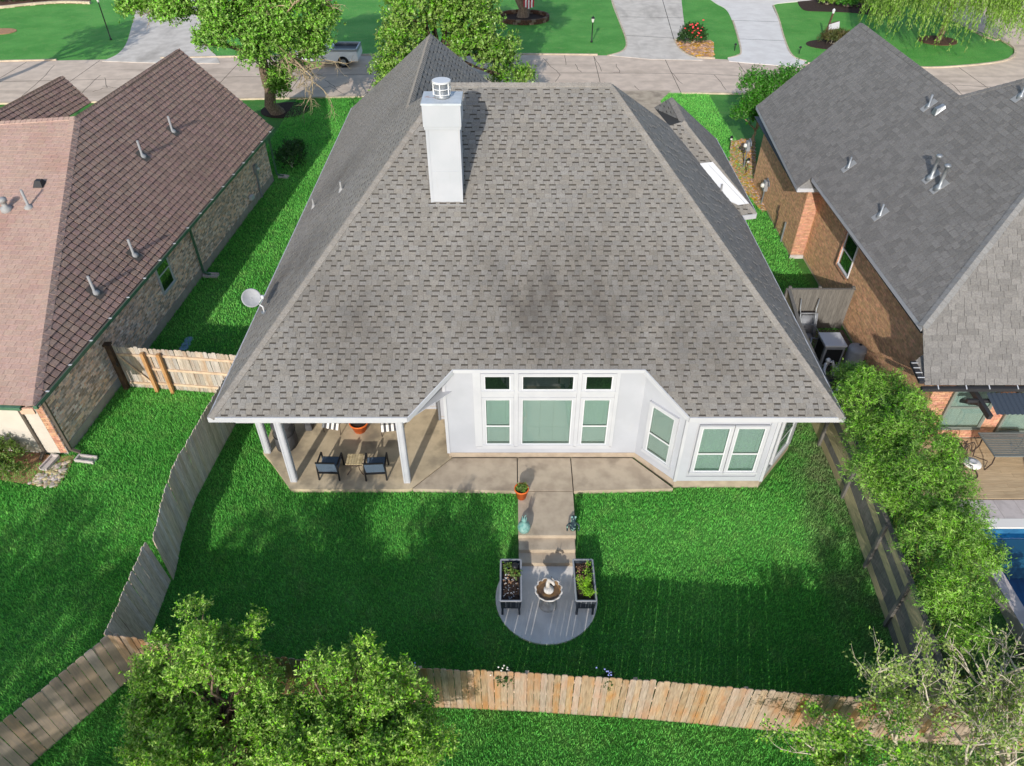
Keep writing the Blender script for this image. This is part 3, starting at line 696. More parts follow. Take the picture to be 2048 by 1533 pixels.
# roof
MR = .5824
zf = lambda y: 3.0 + MR * (y - 14.53)
A_, B_ = Vector((-2.25, 24.35, 8.72)), Vector((3.23, 24.35, 8.72)); Cc, Dd = Vector((-8.34, 14.53, 3)), Vector((9.14, 14.53, 3))
n1, n2, n3, n4 = Vector((-2.88, 14.53, 3)), Vector((-1.68, 15.74, zf(15.74))), Vector((3.75, 15.74, zf(15.74))), Vector((4.89, 14.53, 3))
tt = (15.74 - 14.53) / (24.35 - 14.53); Lm, Rm = Cc.lerp(A_, tt), Dd.lerp(B_, tt)
ML = (8.72 - 3) / (8.34 - 2.25); zl = lambda x: 3 + ML * (x + 8.34); MRt = 5.72 / (9.14 - 3.23); zr = lambda x: 3 + MRt * (9.14 - x)
W0, W1 = Vector((-3.68, 26.10, zl(-3.68))), Vector((-3.68, 35.1, zl(-3.68))); Ew, Fw = Vector((-8.34, 38, 3)), Vector((1.05, 36.5, 3))
Vw = Vector((1.05, 31.97, 3)); Bk = Vector((9.14, 31.97, 3)); L25 = Vector((-8.34, 26.10, 3))
faces_front = [[Lm, Rm, B_, A_], [Cc, n1, n2, Lm], [n4, Dd, Rm, n3]]
faces_left = [[Cc, A_, W0, L25], [L25, W0, W1, Ew]]
face_right = [[Dd, Bk, B_]]
rp_n = Vector((MRt, 0, 1)).normalized()
g_main_top = onplane(1338, 252, (9.14, 0, 3), (MRt, 0, 1)); g_main_bot = onplane(1490, 430, (9.14, 0, 3), (MRt, 0, 1))
G0 = Vector((6.74, 28.24, 6.0)); G1 = Vector((6.70, 30.92, 6.0)); Gc = Vector((9.75, 26.38, 3.0)); Gb = Vector((9.75, 34.0, 3.0))
Gl = at(1308, 216, 5.1); Gl2 = g_main_top
wn_ = (Gc - g_main_top).cross(G0 - Gc).normalized(); wn_ = wn_ if wn_.z > 0 else -wn_
g_main_bot = onplane(1484, 431, Gc, wn_)
wing_front = [g_main_bot, Gc, G0, g_main_top]; wing_right = [Gc, Gb, G1, G0]; wing_left = [G0, G1, Gl, Gl2]
back = [[B_, Bk, Vw, Vector((-3.68, 26.12, 7.38)), A_], [W0, Vw, Fw, W1], [Ew, W1, Fw]]
rd = MB()
def deckface(mb, pts, drop=.012):
    pts = [Vector(p) for p in pts]; n = (pts[1] - pts[0]).cross(pts[2] - pts[0]).normalized(); n = n if n.z > 0 else -n
    a = [p - n * drop for p in pts]; mb.face(a)
for f in faces_front + faces_left + face_right + [wing_front, wing_right, wing_left] + back: deckface(rd, f)
roof = rd.build('roof', m_deck, mh)
rf = Roofing(); o0 = (0, 15.74, zf(15.74)); EX = .165
for f in faces_front: rf.cover(f, (1, 0, 0), o0, EX, (.09, .235), .011, dash=.86)
for f in faces_left: rf.cover(f, (0, 1, 0), Cc, EX, (.10, .25), .011, dash=.8)
rf.cover(face_right[0], (0, 1, 0), Dd, EX, (.22, .36), .014, dash=.5)
rf.cover(wing_front, (1, 0, 0), Gc, EX, (.1, .24), .011, dash=.8); rf.cover(wing_right, (0, 1, 0), Gc, EX, (.22, .36), .012, dash=.5); rf.cover(wing_left, (0, 1, 0), G0, EX, (.2, .3), .012, dash=.7)
rf.cover(back[1], (0, 1, 0), Vw, EX, (.24, .3), .016, dash=.5)
rf.finish('shingle', roof, [m_shingle, m_dark_band])
dF = Vector((0, -1, -MR)).normalized(); dL = Vector((-1, 0, -ML)).normalized(); dRt = Vector((1, 0, -MRt)).normalized(); dB = Vector((0, 1, -.75)).normalized()
def hipdir(d, face_n): return d
def side(line, n):                                  # direction in the plane of normal n, square to the line, pointing downhill
    s = Vector(n).cross(Vector(line)).normalized(); return s if s.z < 0 else -s
nF = Vector((0, -MR, 1)).normalized(); nL = Vector((-ML, 0, 1)).normalized(); nR = Vector((MRt, 0, 1)).normalized()
caps(roof, 'hip_cap', Cc, A_, m_capsh, side(A_ - Cc, nF), side(A_ - Cc, nL), .17, .21)
caps(roof, 'hip_cap', Dd, B_, m_capsh, side(B_ - Dd, nF), side(B_ - Dd, nR), .17, .21)
caps(roof, 'ridge_cap', A_, B_, m_capsh, dF, dB, .17, .21)
caps(roof, 'ridge_cap', W0, W1, m_capsh, dL, Vector((1, 0, -.92)).normalized(), .17, .21)
caps(roof, 'ridge_cap', W1, W1.lerp(Fw, .6), m_capsh, Vector((.3, 1, -1)).normalized(), Vector((.3, -1, -.9)).normalized(), .1, .21)
caps(roof, 'hip_cap', Gc, G0, m_capsh, side(G0 - Gc, Vector((.63, -2.1, 1.92))), side(G0 - Gc, Vector((1, 0, 1))), .14, .21)
caps(roof, 'ridge_cap', G0, G1, m_capsh, Vector((-1, 0, -.8)).normalized(), Vector((1, 0, -.75)).normalized(), .17, .21)
# white membrane strip in the cricket of the side wing
cn = wn_
st = [onplane(u, v, Gc, cn) + cn * .045 for u, v in ((1392, 329), (1424, 325), (1497, 408), (1476, 411), (1462, 405), (1450, 398))]
mb = MB(); mb.face(st); mb.face([p - cn * .05 for p in st][::-1])
for i in range(len(st)): mb.face([st[i - 1] - cn * .05, st[i] - cn * .05, st[i], st[i - 1]])
mb.build('white_membrane', m_whiteplastic, roof)
rib = [onplane(u, v, Gc, cn) + cn * .06 for u, v in ((1415, 332), (1488, 409))]; MB().beam(rib[0], rib[1], .05, .05).build('membrane_upstand', m_whiteplastic, roof)
# fascia and soffit
def fascia(p, q, h=.17, t=.035, up=.012, name='fascia'):
    p, q = Vector(p), Vector(q); d = (q - p); hd = Vector((d.x, d.y, 0)).normalized(); n = Vector((hd.y, -hd.x, 0))
    MB().obox(p + Vector((0, 0, up - h)), q - p, n * t, Vector((0, 0, h))).build(name, m_white, mh)
eps = Vector((0, -.004, 0))
fascia(Cc - Vector((.035, 0, 0)), n1); fascia(n1, n2); fascia(n2, n3, .12, .03); fascia(n3, n4); fascia(n4, Dd + Vector((.035, 0, 0))); fascia(Ew, Cc); fascia(Dd, Bk); fascia(g_main_bot + Vector((0, -.03, 0)), Gc + Vector((0, -.03, 0)), .2); fascia(Gc, Gb)
MB().prism([(-8.3, 14.56), (-2.9, 14.56), (-1.75, 15.76), (-1.98, 15.78), (-1.98, 17.9), (-8.3, 17.9)], 2.84, 2.87).build('porch_ceiling', m_white, mh)
MB().prism([(-8.3, 17.95), (-7.66, 17.95), (-7.66, 37.9), (-8.3, 37.9)], 2.84, 2.87).build('soffit', m_white, mh)
MB().prism(ccw([(7.5, 14.56), (9.1, 14.56), (9.1, 29), (8.75, 29), (8.75, 16.2)]), 2.84, 2.87).build('soffit', m_white, mh)
# porch light-stained beam under the eave
MB().box(-7.75, -3.0, 14.70, 14.86, 2.62, 2.842).build('porch_beam', m_white, mh)
# chimney
ch = MB().box(-2.47, -1.50, 20.46, 21.30, 5.9, 8.80)
chim = ch.build('chimney', m_chim, mh)
for x0_ in (-2.478, -1.572): MB().box(x0_, x0_ + .08, 20.445, 20.459, 5.9, 8.715).build('corner_board', m_chim, chim)
MB().box(-2.39, -1.58, 20.451, 20.459, 7.42, 7.45).build('panel_batten', m_chim, chim)
MB().box(-2.56, -1.41, 20.36, 20.456, 6.30, 6.42).build('flashing', m_lead, chim)
MB().box(-2.53, -1.44, 20.40, 21.36, 8.80, 9.42).build('chimney_head', m_chim, chim, bevel=.008)
MB().box(-2.51, -1.46, 20.42, 21.34, 8.72, 8.802).build('chimney_moulding', m_chim, chim)
mrust = M('rusty_white_metal', S(190, 196, 202), S(178, 184, 190), 4, rough=.5, c3=S(170, 104, 66), s3=2.6, lo3=.62, hi3=.70)
MB().hexa([(-2.55, 20.38, 9.415), (-1.42, 20.38, 9.415), (-1.42, 21.38, 9.415), (-2.55, 21.38, 9.415), (-2.55, 20.38, 9.47), (-1.42, 20.38, 9.47), (-1.42, 21.38, 9.47), (-2.55, 21.38, 9.47)]).build('chimney_cap', mrust, chim)
fc = Vector((-1.98, 20.9, 9.47)); fl = MB().lathe(fc, [(.22, 0), (.22, .06), (.19, .08), (.19, .42)], 20); flue = fl.build('flue', m_metal, chim, True)
MB().lathe(fc, [(.265, .42), (.265, .47), (.255, .475)], 24).build('flue_lid', m_whiteplastic, flue)
cg = MB()
for j in range(6):
    t = 2 * math.pi * j / 6 + .4; p = fc + Vector((math.cos(t), math.sin(t), 0)) * .25; cg.beam(p + Vector((0, 0, .1)), p + Vector((0, 0, .42)), .03, .02)
for z in (.12, .27): cg.tube([fc + Vector((.25 * math.cos(t), .25 * math.sin(t), z)) for t in np.linspace(0, 2 * math.pi, 24, endpoint=False)], .014, 5, close=True)
cg.build('flue_cage', m_whiteplastic, flue)
for u, v in ((683, 381), (628, 414)):
    p = onplane(u, v, Cc, nL)
    vp = MB().lathe(p + Vector((0, 0, -.1)), [(.13, 0), (.06, .18), (.04, .2), (.04, .42)], 10).build('roof_vent', m_lead, roof)
p = onplane(1442, 383, Dd, nR); MB().lathe(p + Vector((0, 0, -.1)), [(.06, 0), (.035, .15), (.035, .4)], 8).build('roof_vent', m_lead, roof)
# satellite dish
dc = at(503, 597, 3.95)
dish = thing('satellite_dish', 'grey satellite dish on a pole at the white house roof edge', 'satellite dish', at(526, 622, 3.2))
ax = Vector((.28, -.72, .63)).normalized(); da = ax.orthogonal().normalized(); db = ax.cross(da); mb = MB(); rings = 7; i0 = 0
for i in range(rings + 1):
    r = .30 * i / rings
    for j in range(28):
        t = 2 * math.pi * j / 28; mb.v.append(tuple(dc + (da * math.cos(t) + db * math.sin(t)) * r + ax * (r * r * .9)))
for i in range(rings):
    for j in range(28): mb.f.append((i * 28 + j, i * 28 + (j + 1) % 28, (i + 1) * 28 + (j + 1) % 28, (i + 1) * 28 + j)); mb.m.append(0)
do = mb.build('reflector', m_greyplastic, dish, True); s_ = do.modifiers.new('s', 'SOLIDIFY'); s_.thickness = .02
base = onplane(529, 626, Cc, nL); back_ = dc - ax * .12
MB().tube([base, base + Vector((0, 0, .22)), back_], .025, 8).build('mast', m_whiteplastic, dish, True)
MB().lathe(base, [(.1, 0), (.1, .03), (.03, .05)], 8).build('mount_foot', m_metal, dish)
fd = dc + ax * .24 + Vector((.36, 0, .0))
MB().tube([dc + Vector((.18, -.05, -.2)), fd], .014, 6).build('feed_arm', m_whiteplastic, dish)
MB().lathe(fd - Vector((0, 0, .06)), [(.03, 0), (.05, .03), (.05, .12), (.03, .13)], 10).build('feed_horn', m_whiteplastic, dish, True)

# ------------------------------------------------------------------ brick house with brown shingles (beyond the picket fence)
lh = thing('brown_roof_house', 'buff brick house with brown and pink shingle roof and green gutter', 'house', (-15, 25, 0))
LA, LB, LR = Vector((-13.63, 15.22, 2.8)), Vector((-11.99, 35.89, 2.8)), Vector((-15.74, 36.28, 6.4))
le = (LB - LA).normalized(); ln = (LB - LA).cross(LR - LA).normalized(); ln = ln if ln.z > 0 else -ln
LN = onplane(150, 235, LA, ln); LRf = onplane(358, 98, LA, ln)
pn = (LN - LA).cross(Vector((-1, .08, 0))).normalized(); pn = pn if pn.z > 0 else -pn
PE = onplane(-260, 800, LA, pn); PT = onplane(-260, 262, LA, pn)
lperp = Vector((-le.y, le.x, 0)); Lfar = LRf + lperp * 4.4 - Vector((0, 0, 3.5)); Lfar2 = LN + lperp * 4.4 - Vector((0, 0, 3.5))
mb = MB()
for f in ([LA, LB, LRf, LN], [LRf, Lfar, Lfar2, LN]): deckface(mb, f)
deckface(mb, [LA, LN, PT, PE]); mb.m[-1] = 1
deckface(mb, [LN, Lfar2, Vector((-30, 38, 4)), PT])
lroof = mb.build('roof', [m_brown_deck, m_pink_deck], lh)
rl = Roofing(); rl.cover([LA, LB, LRf, LN], le, LA, .215, (.29, .31), .034, off='none', gap=.05, jit=.15)
rl.finish('shingle', lroof, m_brown_sh)
rl2 = Roofing(); rl2.cover([LA, LN, PT, PE], (PE - LA), LA, .20, (.27, .31), .010, off='half', gap=.008); rl2.finish('pink_shingle', lroof, m_pink_sh)
nBr, nPk = ln, pn
caps(lroof, 'hip_cap', LA, LN, m_pink_sh, side(LN - LA, pn), side(LN - LA, ln), .2, .2)
m_brcap = M('brown_ridge', S(138, 116, 100), S(120, 100, 88), 20, rough=.95, tone=.08)
caps(lroof, 'ridge_cap', LN, LRf, m_brcap, side(LRf - LN, ln), -side(LRf - LN, ln).reflect(Vector((0, 0, 1))), .19, .2)
caps(lroof, 'ridge_cap', LN + Vector((0, 0, .01)), PT, m_pink_sh, side(PT - LN, pn), Vector((0, 1, -.8)).normalized(), .19, .2)
# small gable beyond
s0_, s1_ = at(0, 217, 5.2), at(125, 152, 5.2); s2_, s3_ = at(183, 205, 4.1), at(122, 243, 4.1); sL = s1_ + (s0_ - s1_) * 1.6; s3b = s3_ + (s0_ - s1_) * 1.6
sn = (s1_ - s2_).cross(s3_ - s2_).normalized(); sn = sn if sn.z > 0 else -sn
s0p = onplane(-60, 250, s1_, sn); s3p = onplane(-60, 300, s1_, sn)
mb = MB(); deckface(mb, [s1_, s2_, s3_, s3p, s0p]); wv = Vector((-1, .1, 0)) * 2.2
deckface(mb, [s1_, s0p, s0p + wv - Vector((0, 0, 1.4)), s1_ + wv - Vector((0, 0, 1.4))]); gr = mb.build('gable_roof', m_brown_deck, lh)
rg = Roofing(); rg.cover([s1_, s2_, s3_, s3p, s0p], (s1_ - s0p), s2_, .215, (.29, .31), .034, off='none', gap=.05); rg.finish('gable_shingle', gr, m_brown_sh, 120)
caps(gr, 'ridge_cap', s0p, s1_, m_brcap, side(s1_ - s0p, sn), Vector((-.9, .1, -.4)).normalized(), .19, .2)
# walls: the long brick side, the beige back wall and a brick strip at the corner
c0, c1 = Vector((-14.06, 15.98, 0)), Vector((-12.52, 35.8, 0)); ld = (c1 - c0).normalized(); lout = Vector((ld.y, -ld.x, 0)); lin_ = -lout
back_l = c0 + lin_ * 6.5
MB().prism(ccw([tuple((c0 + lin_ * .02)[:2]), tuple((c1 + lin_ * .02)[:2]), tuple((c1 + lin_ * 7)[:2]), tuple((c0 + lin_ * 7)[:2])]), 0, 2.72).build('wall', m_mortar_l, lh)
MB().prism(ccw([tuple((c0 + lout * .03)[:2]), tuple((c1 + lout * .03)[:2]), tuple((c1 + lin_ * 1)[:2]), tuple((c0 + lin_ * 1)[:2])]), -.1, .34).build('foundation', M('grey_foundation', S(176, 166, 158), S(160, 150, 142), 3, rough=.9), lh)
bk = Brickwork()
wz0, wz1 = 1.05, 2.55; ws = (onplane(335, 560, c0, lout) - c0).dot(ld)
bk.wall(c0[:2], c1[:2], .35, 2.72, lout[:2], holes=[(ws - .62, ws + .42, wz0 - .02, wz1 + .02)], L=.21, hgt=.068, mort=.012)
bk.finish('brick', lh, m_brick_l)
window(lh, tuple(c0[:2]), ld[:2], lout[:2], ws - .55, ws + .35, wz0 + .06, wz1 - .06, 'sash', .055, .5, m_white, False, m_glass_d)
# far gable wall triangle under the far rake
g0, g1 = c1, c1 + lin_ * 7
mb = MB(); mb.face([c1 + Vector((0, 0, 2.7)), g1 + Vector((0, 0, 2.7)), LRf - Vector((0, .3, .15))]); mb.build('gable_wall', m_brick_l, lh)
# beige back wall of siding boards and the brick quoin
bw = c0 + lin_ * .42 - ld * .03
for k in range(15):
    z = .12 + k * .175; A = bw; B = c0 + lin_ * 6.5 - ld * .03
    mb = MB(); nn = -ld; v = lambda p, q, o: p + nn * o + Vector((0, 0, q)); mb.face([v(B, z, .018), v(A, z, .018), v(A, z + .175, .006), v(B, z + .175, .006)]); mb.face([v(B, z, 0), v(A, z, 0), v(A, z, .018), v(B, z, .018)])
    mb.build('siding_board', m_beige, lh)
qk = Brickwork(); qk.wall((bw - lin_ * .22)[:2], c0[:2], .12, 2.7, (-ld)[:2], L=.21, hgt=.068, mort=.012); qk.finish('brick', lh, m_brick_p, 80)
MB().box(bw.x - .0, bw.x + .22, bw.y - .03, bw.y - .004, .1, 2.7).build('corner_board', m_beige, lh)
MB().prism(ccw([tuple(p[:2]) for p in (LA + Vector((0, 0, 0)), LB, c1 + lin_ * .1, c0 + lin_ * .1)]), 2.66, 2.7).build('soffit', m_beige, lh)
MB().prism(ccw([tuple(LA[:2]), tuple((LA + Vector((-8, 1.2, 0)))[:2]), tuple((c0 + lin_ * 8)[:2]), tuple(c0[:2])]), 2.64, 2.68).build('soffit', m_beige, lh)
mb = MB().obox(LA + Vector((0, 0, -.13)), LB - LA, lout * .11, (0, 0, .12)); gut = mb.build('gutter', m_green, lh)
mb = MB().obox(LA + lout * .02 + Vector((0, 0, -.011)), LB - LA, lout * .07, (0, 0, .004)); mb.build('gutter_trough', m_brown_dn, gut)
for i in range(17):
    p = LA + (LB - LA) * ((i + .5) / 17); MB().obox(p + Vector((0, 0, -.005)), le * .05, lout * .13, (0, 0, .012)).build('gutter_hanger', m_whiteplastic, gut)
MB().obox(PE + Vector((0, 0, -.12)), (LA - PE) * .93, Vector((0, -.1, 0)), (0, 0, .11)).build('gutter', m_green, lh)
MB().box(LA.x - .42, LA.x - .02, LA.y - .03, LA.y + .03, 2.5, 2.72).build('eave_return', M('peach_trim', S(214, 172, 148), rough=.7), lh)
for (u, v), zt in (((97, 897), 2.62), ((141, 903), 2.62), ((402, 548), 2.62), ((546, 352), 2.62)):
    b = at(u, v, .1)
    if u > 120:
        s = (b - c0).dot(ld); b = c0 + ld * s + lout * .10; out = lout
    else: b = Vector((b.x, (c0 - ld * .12).y + .1, .1)); out = -ld
    b.z = .18; t = b.copy(); t.z = zt
    m_ = m_brown_dn if u != 402 and u != 546 else m_green
    d_ = MB().beam(b, t, .09, .07).build('downspout', m_, lh, bevel=.01)
    MB().beam(b + Vector((0, 0, .02)), b + out * .28 - Vector((0, 0, .1)), .085, .065).build('downspout_elbow', m_, d_)
    MB().beam(t, t + out * .25 + Vector((0, 0, .06)), .085, .065).build('downspout_elbow', m_, d_)
# electric meter and conduit on the brick side
s = (onplane(507, 345, c0 + Vector((0, 0, 1.6)), lout) - c0).dot(ld); b = c0 + ld * s
me_ = MB().obox(b + lout * .012 + Vector((0, 0, 1.25)), ld * .30, lout * .14, (0, 0, .48)).build('electric_meter', m_greyplastic, lh, bevel=.015)
MB().lathe(b + ld * .15 + lout * .2 + Vector((0, 0, 1.52)), [(.09, -.06), (.1, 0), (.07, .06)], 14).build('meter_dial', m_lampglass, me_, True)
MB().tube([b + ld * .15 + lout * .06 + Vector((0, 0, 1.3)), b + ld * .15 + lout * .06 + Vector((0, 0, .02))], .05, 8).build('conduit', m_greyplastic, lh)
MB().obox(b - ld * 1.2 + lout * .012 + Vector((0, 0, .5)), ld * .3, lout * .16, (0, 0, .18)).build('hose_box', m_whiteplastic, lh)
# vents
pv = MB().lathe((0, 0, -.08), [(.15, 0), (.15, .1), (.075, .16), (.045, .17), (.045, .72), (.03, .72)], 10).mesh('vent_pipe', m_lead, True)
for u, v in ((345, 263), (285, 313), (268, 511), (190, 586)):
    o = bpy.data.objects.new('vent_pipe', pv); link(o, lroof, onplane(u, v, LA, ln))
    q = onplane(u, v, LA, ln); MB().obox(q + ln * .035 - le * .2 - ln.cross(le) * .25, le * .4, ln.cross(le) * .5, ln * .008).build('flashing', m_brown_dn, lroof)
for u, v, k in ((14, 420, 0), (58, 415, 1), (80, 372, 2)):
    q = onplane(u, v, LA, pn)
    if k == 0: MB().lathe(q, [(.2, -.1), (.18, .1), (.09, .14), (.09, .3), (.14, .3), (.14, .42), (.05, .46)], 12).build('vent_hood', m_lead, lroof, True)
    if k == 1: o = bpy.data.objects.new('vent_pipe', pv); link(o, lroof, q)
    if k == 2: MB().hexa([q + Vector(t) for t in ((-.17, -.17, .0), (.17, -.17, .0), (.17, .17, .08), (-.17, .17, .08), (-.1, -.05, .2), (.1, -.05, .2), (.1, .12, .2), (-.1, .12, .2))]).build('vent_box', m_black, lroof)

# ------------------------------------------------------------------ brick house with slate coloured shingles (beyond the bamboo)
rh = thing('slate_roof_house', 'tan brick house with dark grey shingle roof and tall brick side wall', 'house', (15, 26, 0))
sl = .973; zq = lambda x: 3.95 + sl * (x - 12.08)
v3 = lambda x, y: Vector((x, y, zq(x)))
pk = v3(18.57, 22.7); vv = v3(15.9, 26.2); fe = [Vector((12.2, 16.24, 2.70)), Vector((24, 16.24, 2.70))]
q3 = v3(12.14, 17.35); fk = (pk.z - 2.70) / (pk.y - 16.24); q3 = Vector((12.14, 16.24 + (q3.z - 2.70) / fk, q3.z))
facesL = [[q3, pk, vv, v3(12.1, 26.2)], [v3(12.1, 26.2), vv, v3(15.9, 35.8), v3(12.1, 35.85)], [v3(11.63, 27.6), v3(12.1, 27.6), v3(12.1, 35.85), v3(12.0, 35.9)]]
faceF = [fe[0], fe[1], Vector((24, 22.7, pk.z)), pk, q3]
mb = MB()
for f in facesL: deckface(mb, f)
deckface(mb, faceF); deckface(mb, [vv, Vector((19.6, 26.2, 4)), Vector((19.6, 35.8, 4)), v3(15.9, 35.8)]); deckface(mb, [pk, vv, Vector((19, 30, 4.)), Vector((24, 30, 4)), Vector((24, 22.7, pk.z))])
rroof = mb.build('roof', m_slate_deck, rh)
rr_ = Roofing()
for f in facesL: rr_.cover(f, (0, 1, 0), (12.08, 0, 3.95), .185, (.20, .42), .012, gap=.018)
rr_.cover(faceF, (1, 0, 0), fe[0], .185, (.20, .42), .010, gap=.010)
rr_.finish('shingle', rroof, m_slate_sh)
nQ = Vector((-sl, 0, 1)).normalized(); nFq = Vector((0, -fk, 1)).normalized()
caps(rroof, 'hip_cap', q3, pk, m_slate_cap, side(pk - q3, nFq), side(pk - q3, nQ), .17, .2)
caps(rroof, 'ridge_cap', vv, v3(15.9, 35.8), m_slate_sh, Vector((-1, 0, -sl)).normalized(), Vector((1, 0, -sl)).normalized(), .17, .2)
caps(rroof, 'hip_cap', vv, pk, m_slate_sh, side(pk - vv, nQ), Vector((.7, .7, -.6)).normalized(), .15, .2)
# little hipped cap over the wall jog
ja, jb, jc = Vector((11.66, 27.58, 3.50)), Vector((12.70, 27.58, 3.50)), v3(12.36, 28.22)
mb = MB(); deckface(mb, [ja, jb, jc], .0); jog = mb.build('jog_roof', m_slate_deck, rh)
rj = Roofing(); rj.cover([ja, jb, jc], (1, 0, 0), ja, .16, (.2, .3), .01); rj.finish('shingle', jog, m_slate_cap)
caps(jog, 'hip_cap', ja, jc, m_slate_cap, Vector((.5, -.5, -.6)).normalized(), Vector((-1, 0, -.9)).normalized(), .1, .18)
MB().obox(ja + Vector((-.03, -.035, -.15)), (jb - ja) + Vector((.06, 0, 0)), (0, .035, 0), (0, 0, .155)).build('fascia', m_white, rh)
xn, xf0, xf1 = 12.86, 12.30, 12.55
MB().box(xn + .02, 22, 16.66, 18.6, -.2, 2.72).build('wall', m_mortar_r, rh)
MB().prism(ccw([(xn + .02, 18.2), (22, 18.2), (22, 35.5), (xf1 + .02, 35.5), (xf0 + .02, 28.02), (xn + .02, 28.02)]), -.2, 3.6).build('wall', m_mortar_r, rh)
br = Brickwork()
wy0, wy1 = 23.65, 24.8
br.wall((xn, 28.02), (xn, 16.65), .15, 3.95, (-1, 0), holes=[(28.02 - wy1, 28.02 - wy0, 1.66, 3.12)], top=lambda s_: min(3.95, 2.55 + fk * (28.02 - s_ - 16.24)))
br.wall((xf1, 35.5), (xf0, 28.02), .15, 3.7, (-1, 0)); br.finish('brick', rh, m_brick_r)
bp = Brickwork(); bp.wall((xf0, 28.0), (xn, 28.0), .18, 3.36, (0, -1)); bp.wall((xn - .01, 16.63), (22, 16.63), .16, 2.62, (0, -1), holes=[(.62, 2.0, .55, 2.42), (2.55, 5.2, .4, 2.42)]); bp.finish('brick', rh, m_brick_p)
MB().box(xf0 - .03, xn, 27.94, 28.0, -.05, .17).build('foundation', m_paver, rh)
# recessed side window with brick returns
hb = MB(); w0 = Vector((xn + .02, 0, 0))
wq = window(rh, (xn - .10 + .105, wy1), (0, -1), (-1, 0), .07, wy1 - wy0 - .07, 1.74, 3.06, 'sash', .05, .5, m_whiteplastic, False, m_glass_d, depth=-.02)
bs = Brickwork()
for z in np.arange(1.67, 3.08, .076): bs.b.append((Vector((xn - .09, wy1 + .002, z)), Vector((.11, 0, 0)), Vector((0, -.05, 0)), Vector((0, 0, .066))))
for yy in np.arange(wy0, wy1, .076): bs.b.append((Vector((xn - .06, yy + .066, 1.60)), Vector((0, -.066, 0)), Vector((-.02, 0, 0)), Vector((0, 0, .06))))
bs.finish('window_brick', rh, m_brick_p)
fas = MB(); P0, P1, P2, P3 = v3(12.0, 35.9), v3(11.63, 27.6), v3(12.1, 27.6), q3
for a, b in ((P0, P1), (P2, P3)):
    MB().obox(a + Vector((0, 0, -.16)), b - a, Vector((.02, 0, 0)), (0, 0, .155)).build('fascia', m_white, rh)
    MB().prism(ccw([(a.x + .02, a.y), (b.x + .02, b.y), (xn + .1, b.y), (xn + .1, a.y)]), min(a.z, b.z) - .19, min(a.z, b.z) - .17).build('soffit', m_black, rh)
g_ = MB().box(12.10, 24, 16.11, 16.23, 2.55, 2.67); gt = g_.build('gutter', m_black_g, rh)
for i, x in enumerate((12.55, 13.38, 14.06, 14.9, 15.7)): MB().obox((x, 16.09, 2.665), (.03, 0, 0), (.05, .26, .05), (0, 0, .012)).build('gutter_hanger', m_whiteplastic, gt)
MB().obox(Vector((11.98, 16.98, 2.92)), (.02, -.75, -.16), (.16, 0, 0), (0, 0, .1)).build('gutter', m_black_g, rh)
for k in range(4): MB().obox(Vector((11.97, 16.90 - k * .18, 3.015 - .038 * k)), (.20, 0, 0), (0, -.03, 0), (0, 0, .012)).build('gutter_hanger', m_whiteplastic, gt)
mb = MB(); deckface(mb, [(12.12, 17.0, 2.98), (12.14, 16.28, 2.78), (12.36, 16.3, 2.83), (12.36, 17.02, 3.35)], 0); mb.build('eave_flap', m_slate_sh, rh)
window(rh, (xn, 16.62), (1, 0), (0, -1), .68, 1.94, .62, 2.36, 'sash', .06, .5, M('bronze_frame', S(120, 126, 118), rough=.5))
window(rh, (xn, 16.62), (1, 0), (0, -1), 2.62, 5.1, .46, 2.36, 'fixed', .06, .5, MATS['bronze_frame'])
# bracketed awning of dark corrugated sheet
aw = MB()
for i in range(34):
    x = 14.05 + i * .15
    aw.face([(x, 16.1, 2.50), (x + .075, 16.1, 2.535), (x + .075, 15.35, 2.36), (x, 15.35, 2.325)]); aw.face([(x + .075, 16.1, 2.535), (x + .15, 16.1, 2.50), (x + .15, 15.35, 2.325), (x + .075, 15.35, 2.36)])
awo = aw.build('awning', m_awning, rh)
for x in (13.85, 15.9, 17.9):
    MB().beam((x, 16.6, 2.36), (x + .05, 15.35, 2.22), .12, .16).build('awning_beam', m_black_g, awo); MB().beam((x - .02, 16.6, 1.75), (x, 15.9, 2.25), .09, .1).build('awning_brace', m_black_g, awo)
MB().beam((13.5, 16.0, 2.30), (18.6, 15.9, 2.30), .09, .1).build('awning_purlin', m_black_g, awo)
pvs = MB().lathe((0, 0, -.1), [(.14, 0), (.08, .16), (.038, .2), (.038, .52)], 10).mesh('vent_pipe', m_metal, True)
pvl = MB().lathe((0, 0, -.1), [(.17, 0), (.12, .16), (.06, .22), (.06, .82), (.11, .83), (.11, .89), (.05, .92)], 12).mesh('flue_pipe', m_metal, True)
for u, v, k in ((1857, 213, 0), (1697, 335, 0), (1760, 431, 0), (2042, 193, 0), (1862, 356, 1), (1878, 376, 1)):
    q = onplane(u, v, (12.08, 0, 3.95), nQ); o = bpy.data.objects.new('flue_pipe' if k else 'vent_pipe', pvl if k else pvs); link(o, rroof, q)
    MB().obox(q + Vector((-.2, -.16, -.2 * sl + .03)), (.4, 0, .4 * sl), (0, .32, 0), nQ * .01).build('flashing', m_lead, rroof)
q = onplane(1876, 224, (12.08, 0, 3.95), nQ); MB().hexa([q + Vector(t) for t in ((-.15, -.15, -.1), (.15, -.15, .18), (.15, .15, .18), (-.15, .15, -.1), (-.12, -.1, .12), (.12, -.1, .26), (.12, .1, .26), (-.12, .1, .12))]).build('vent_box', m_metal, rroof)
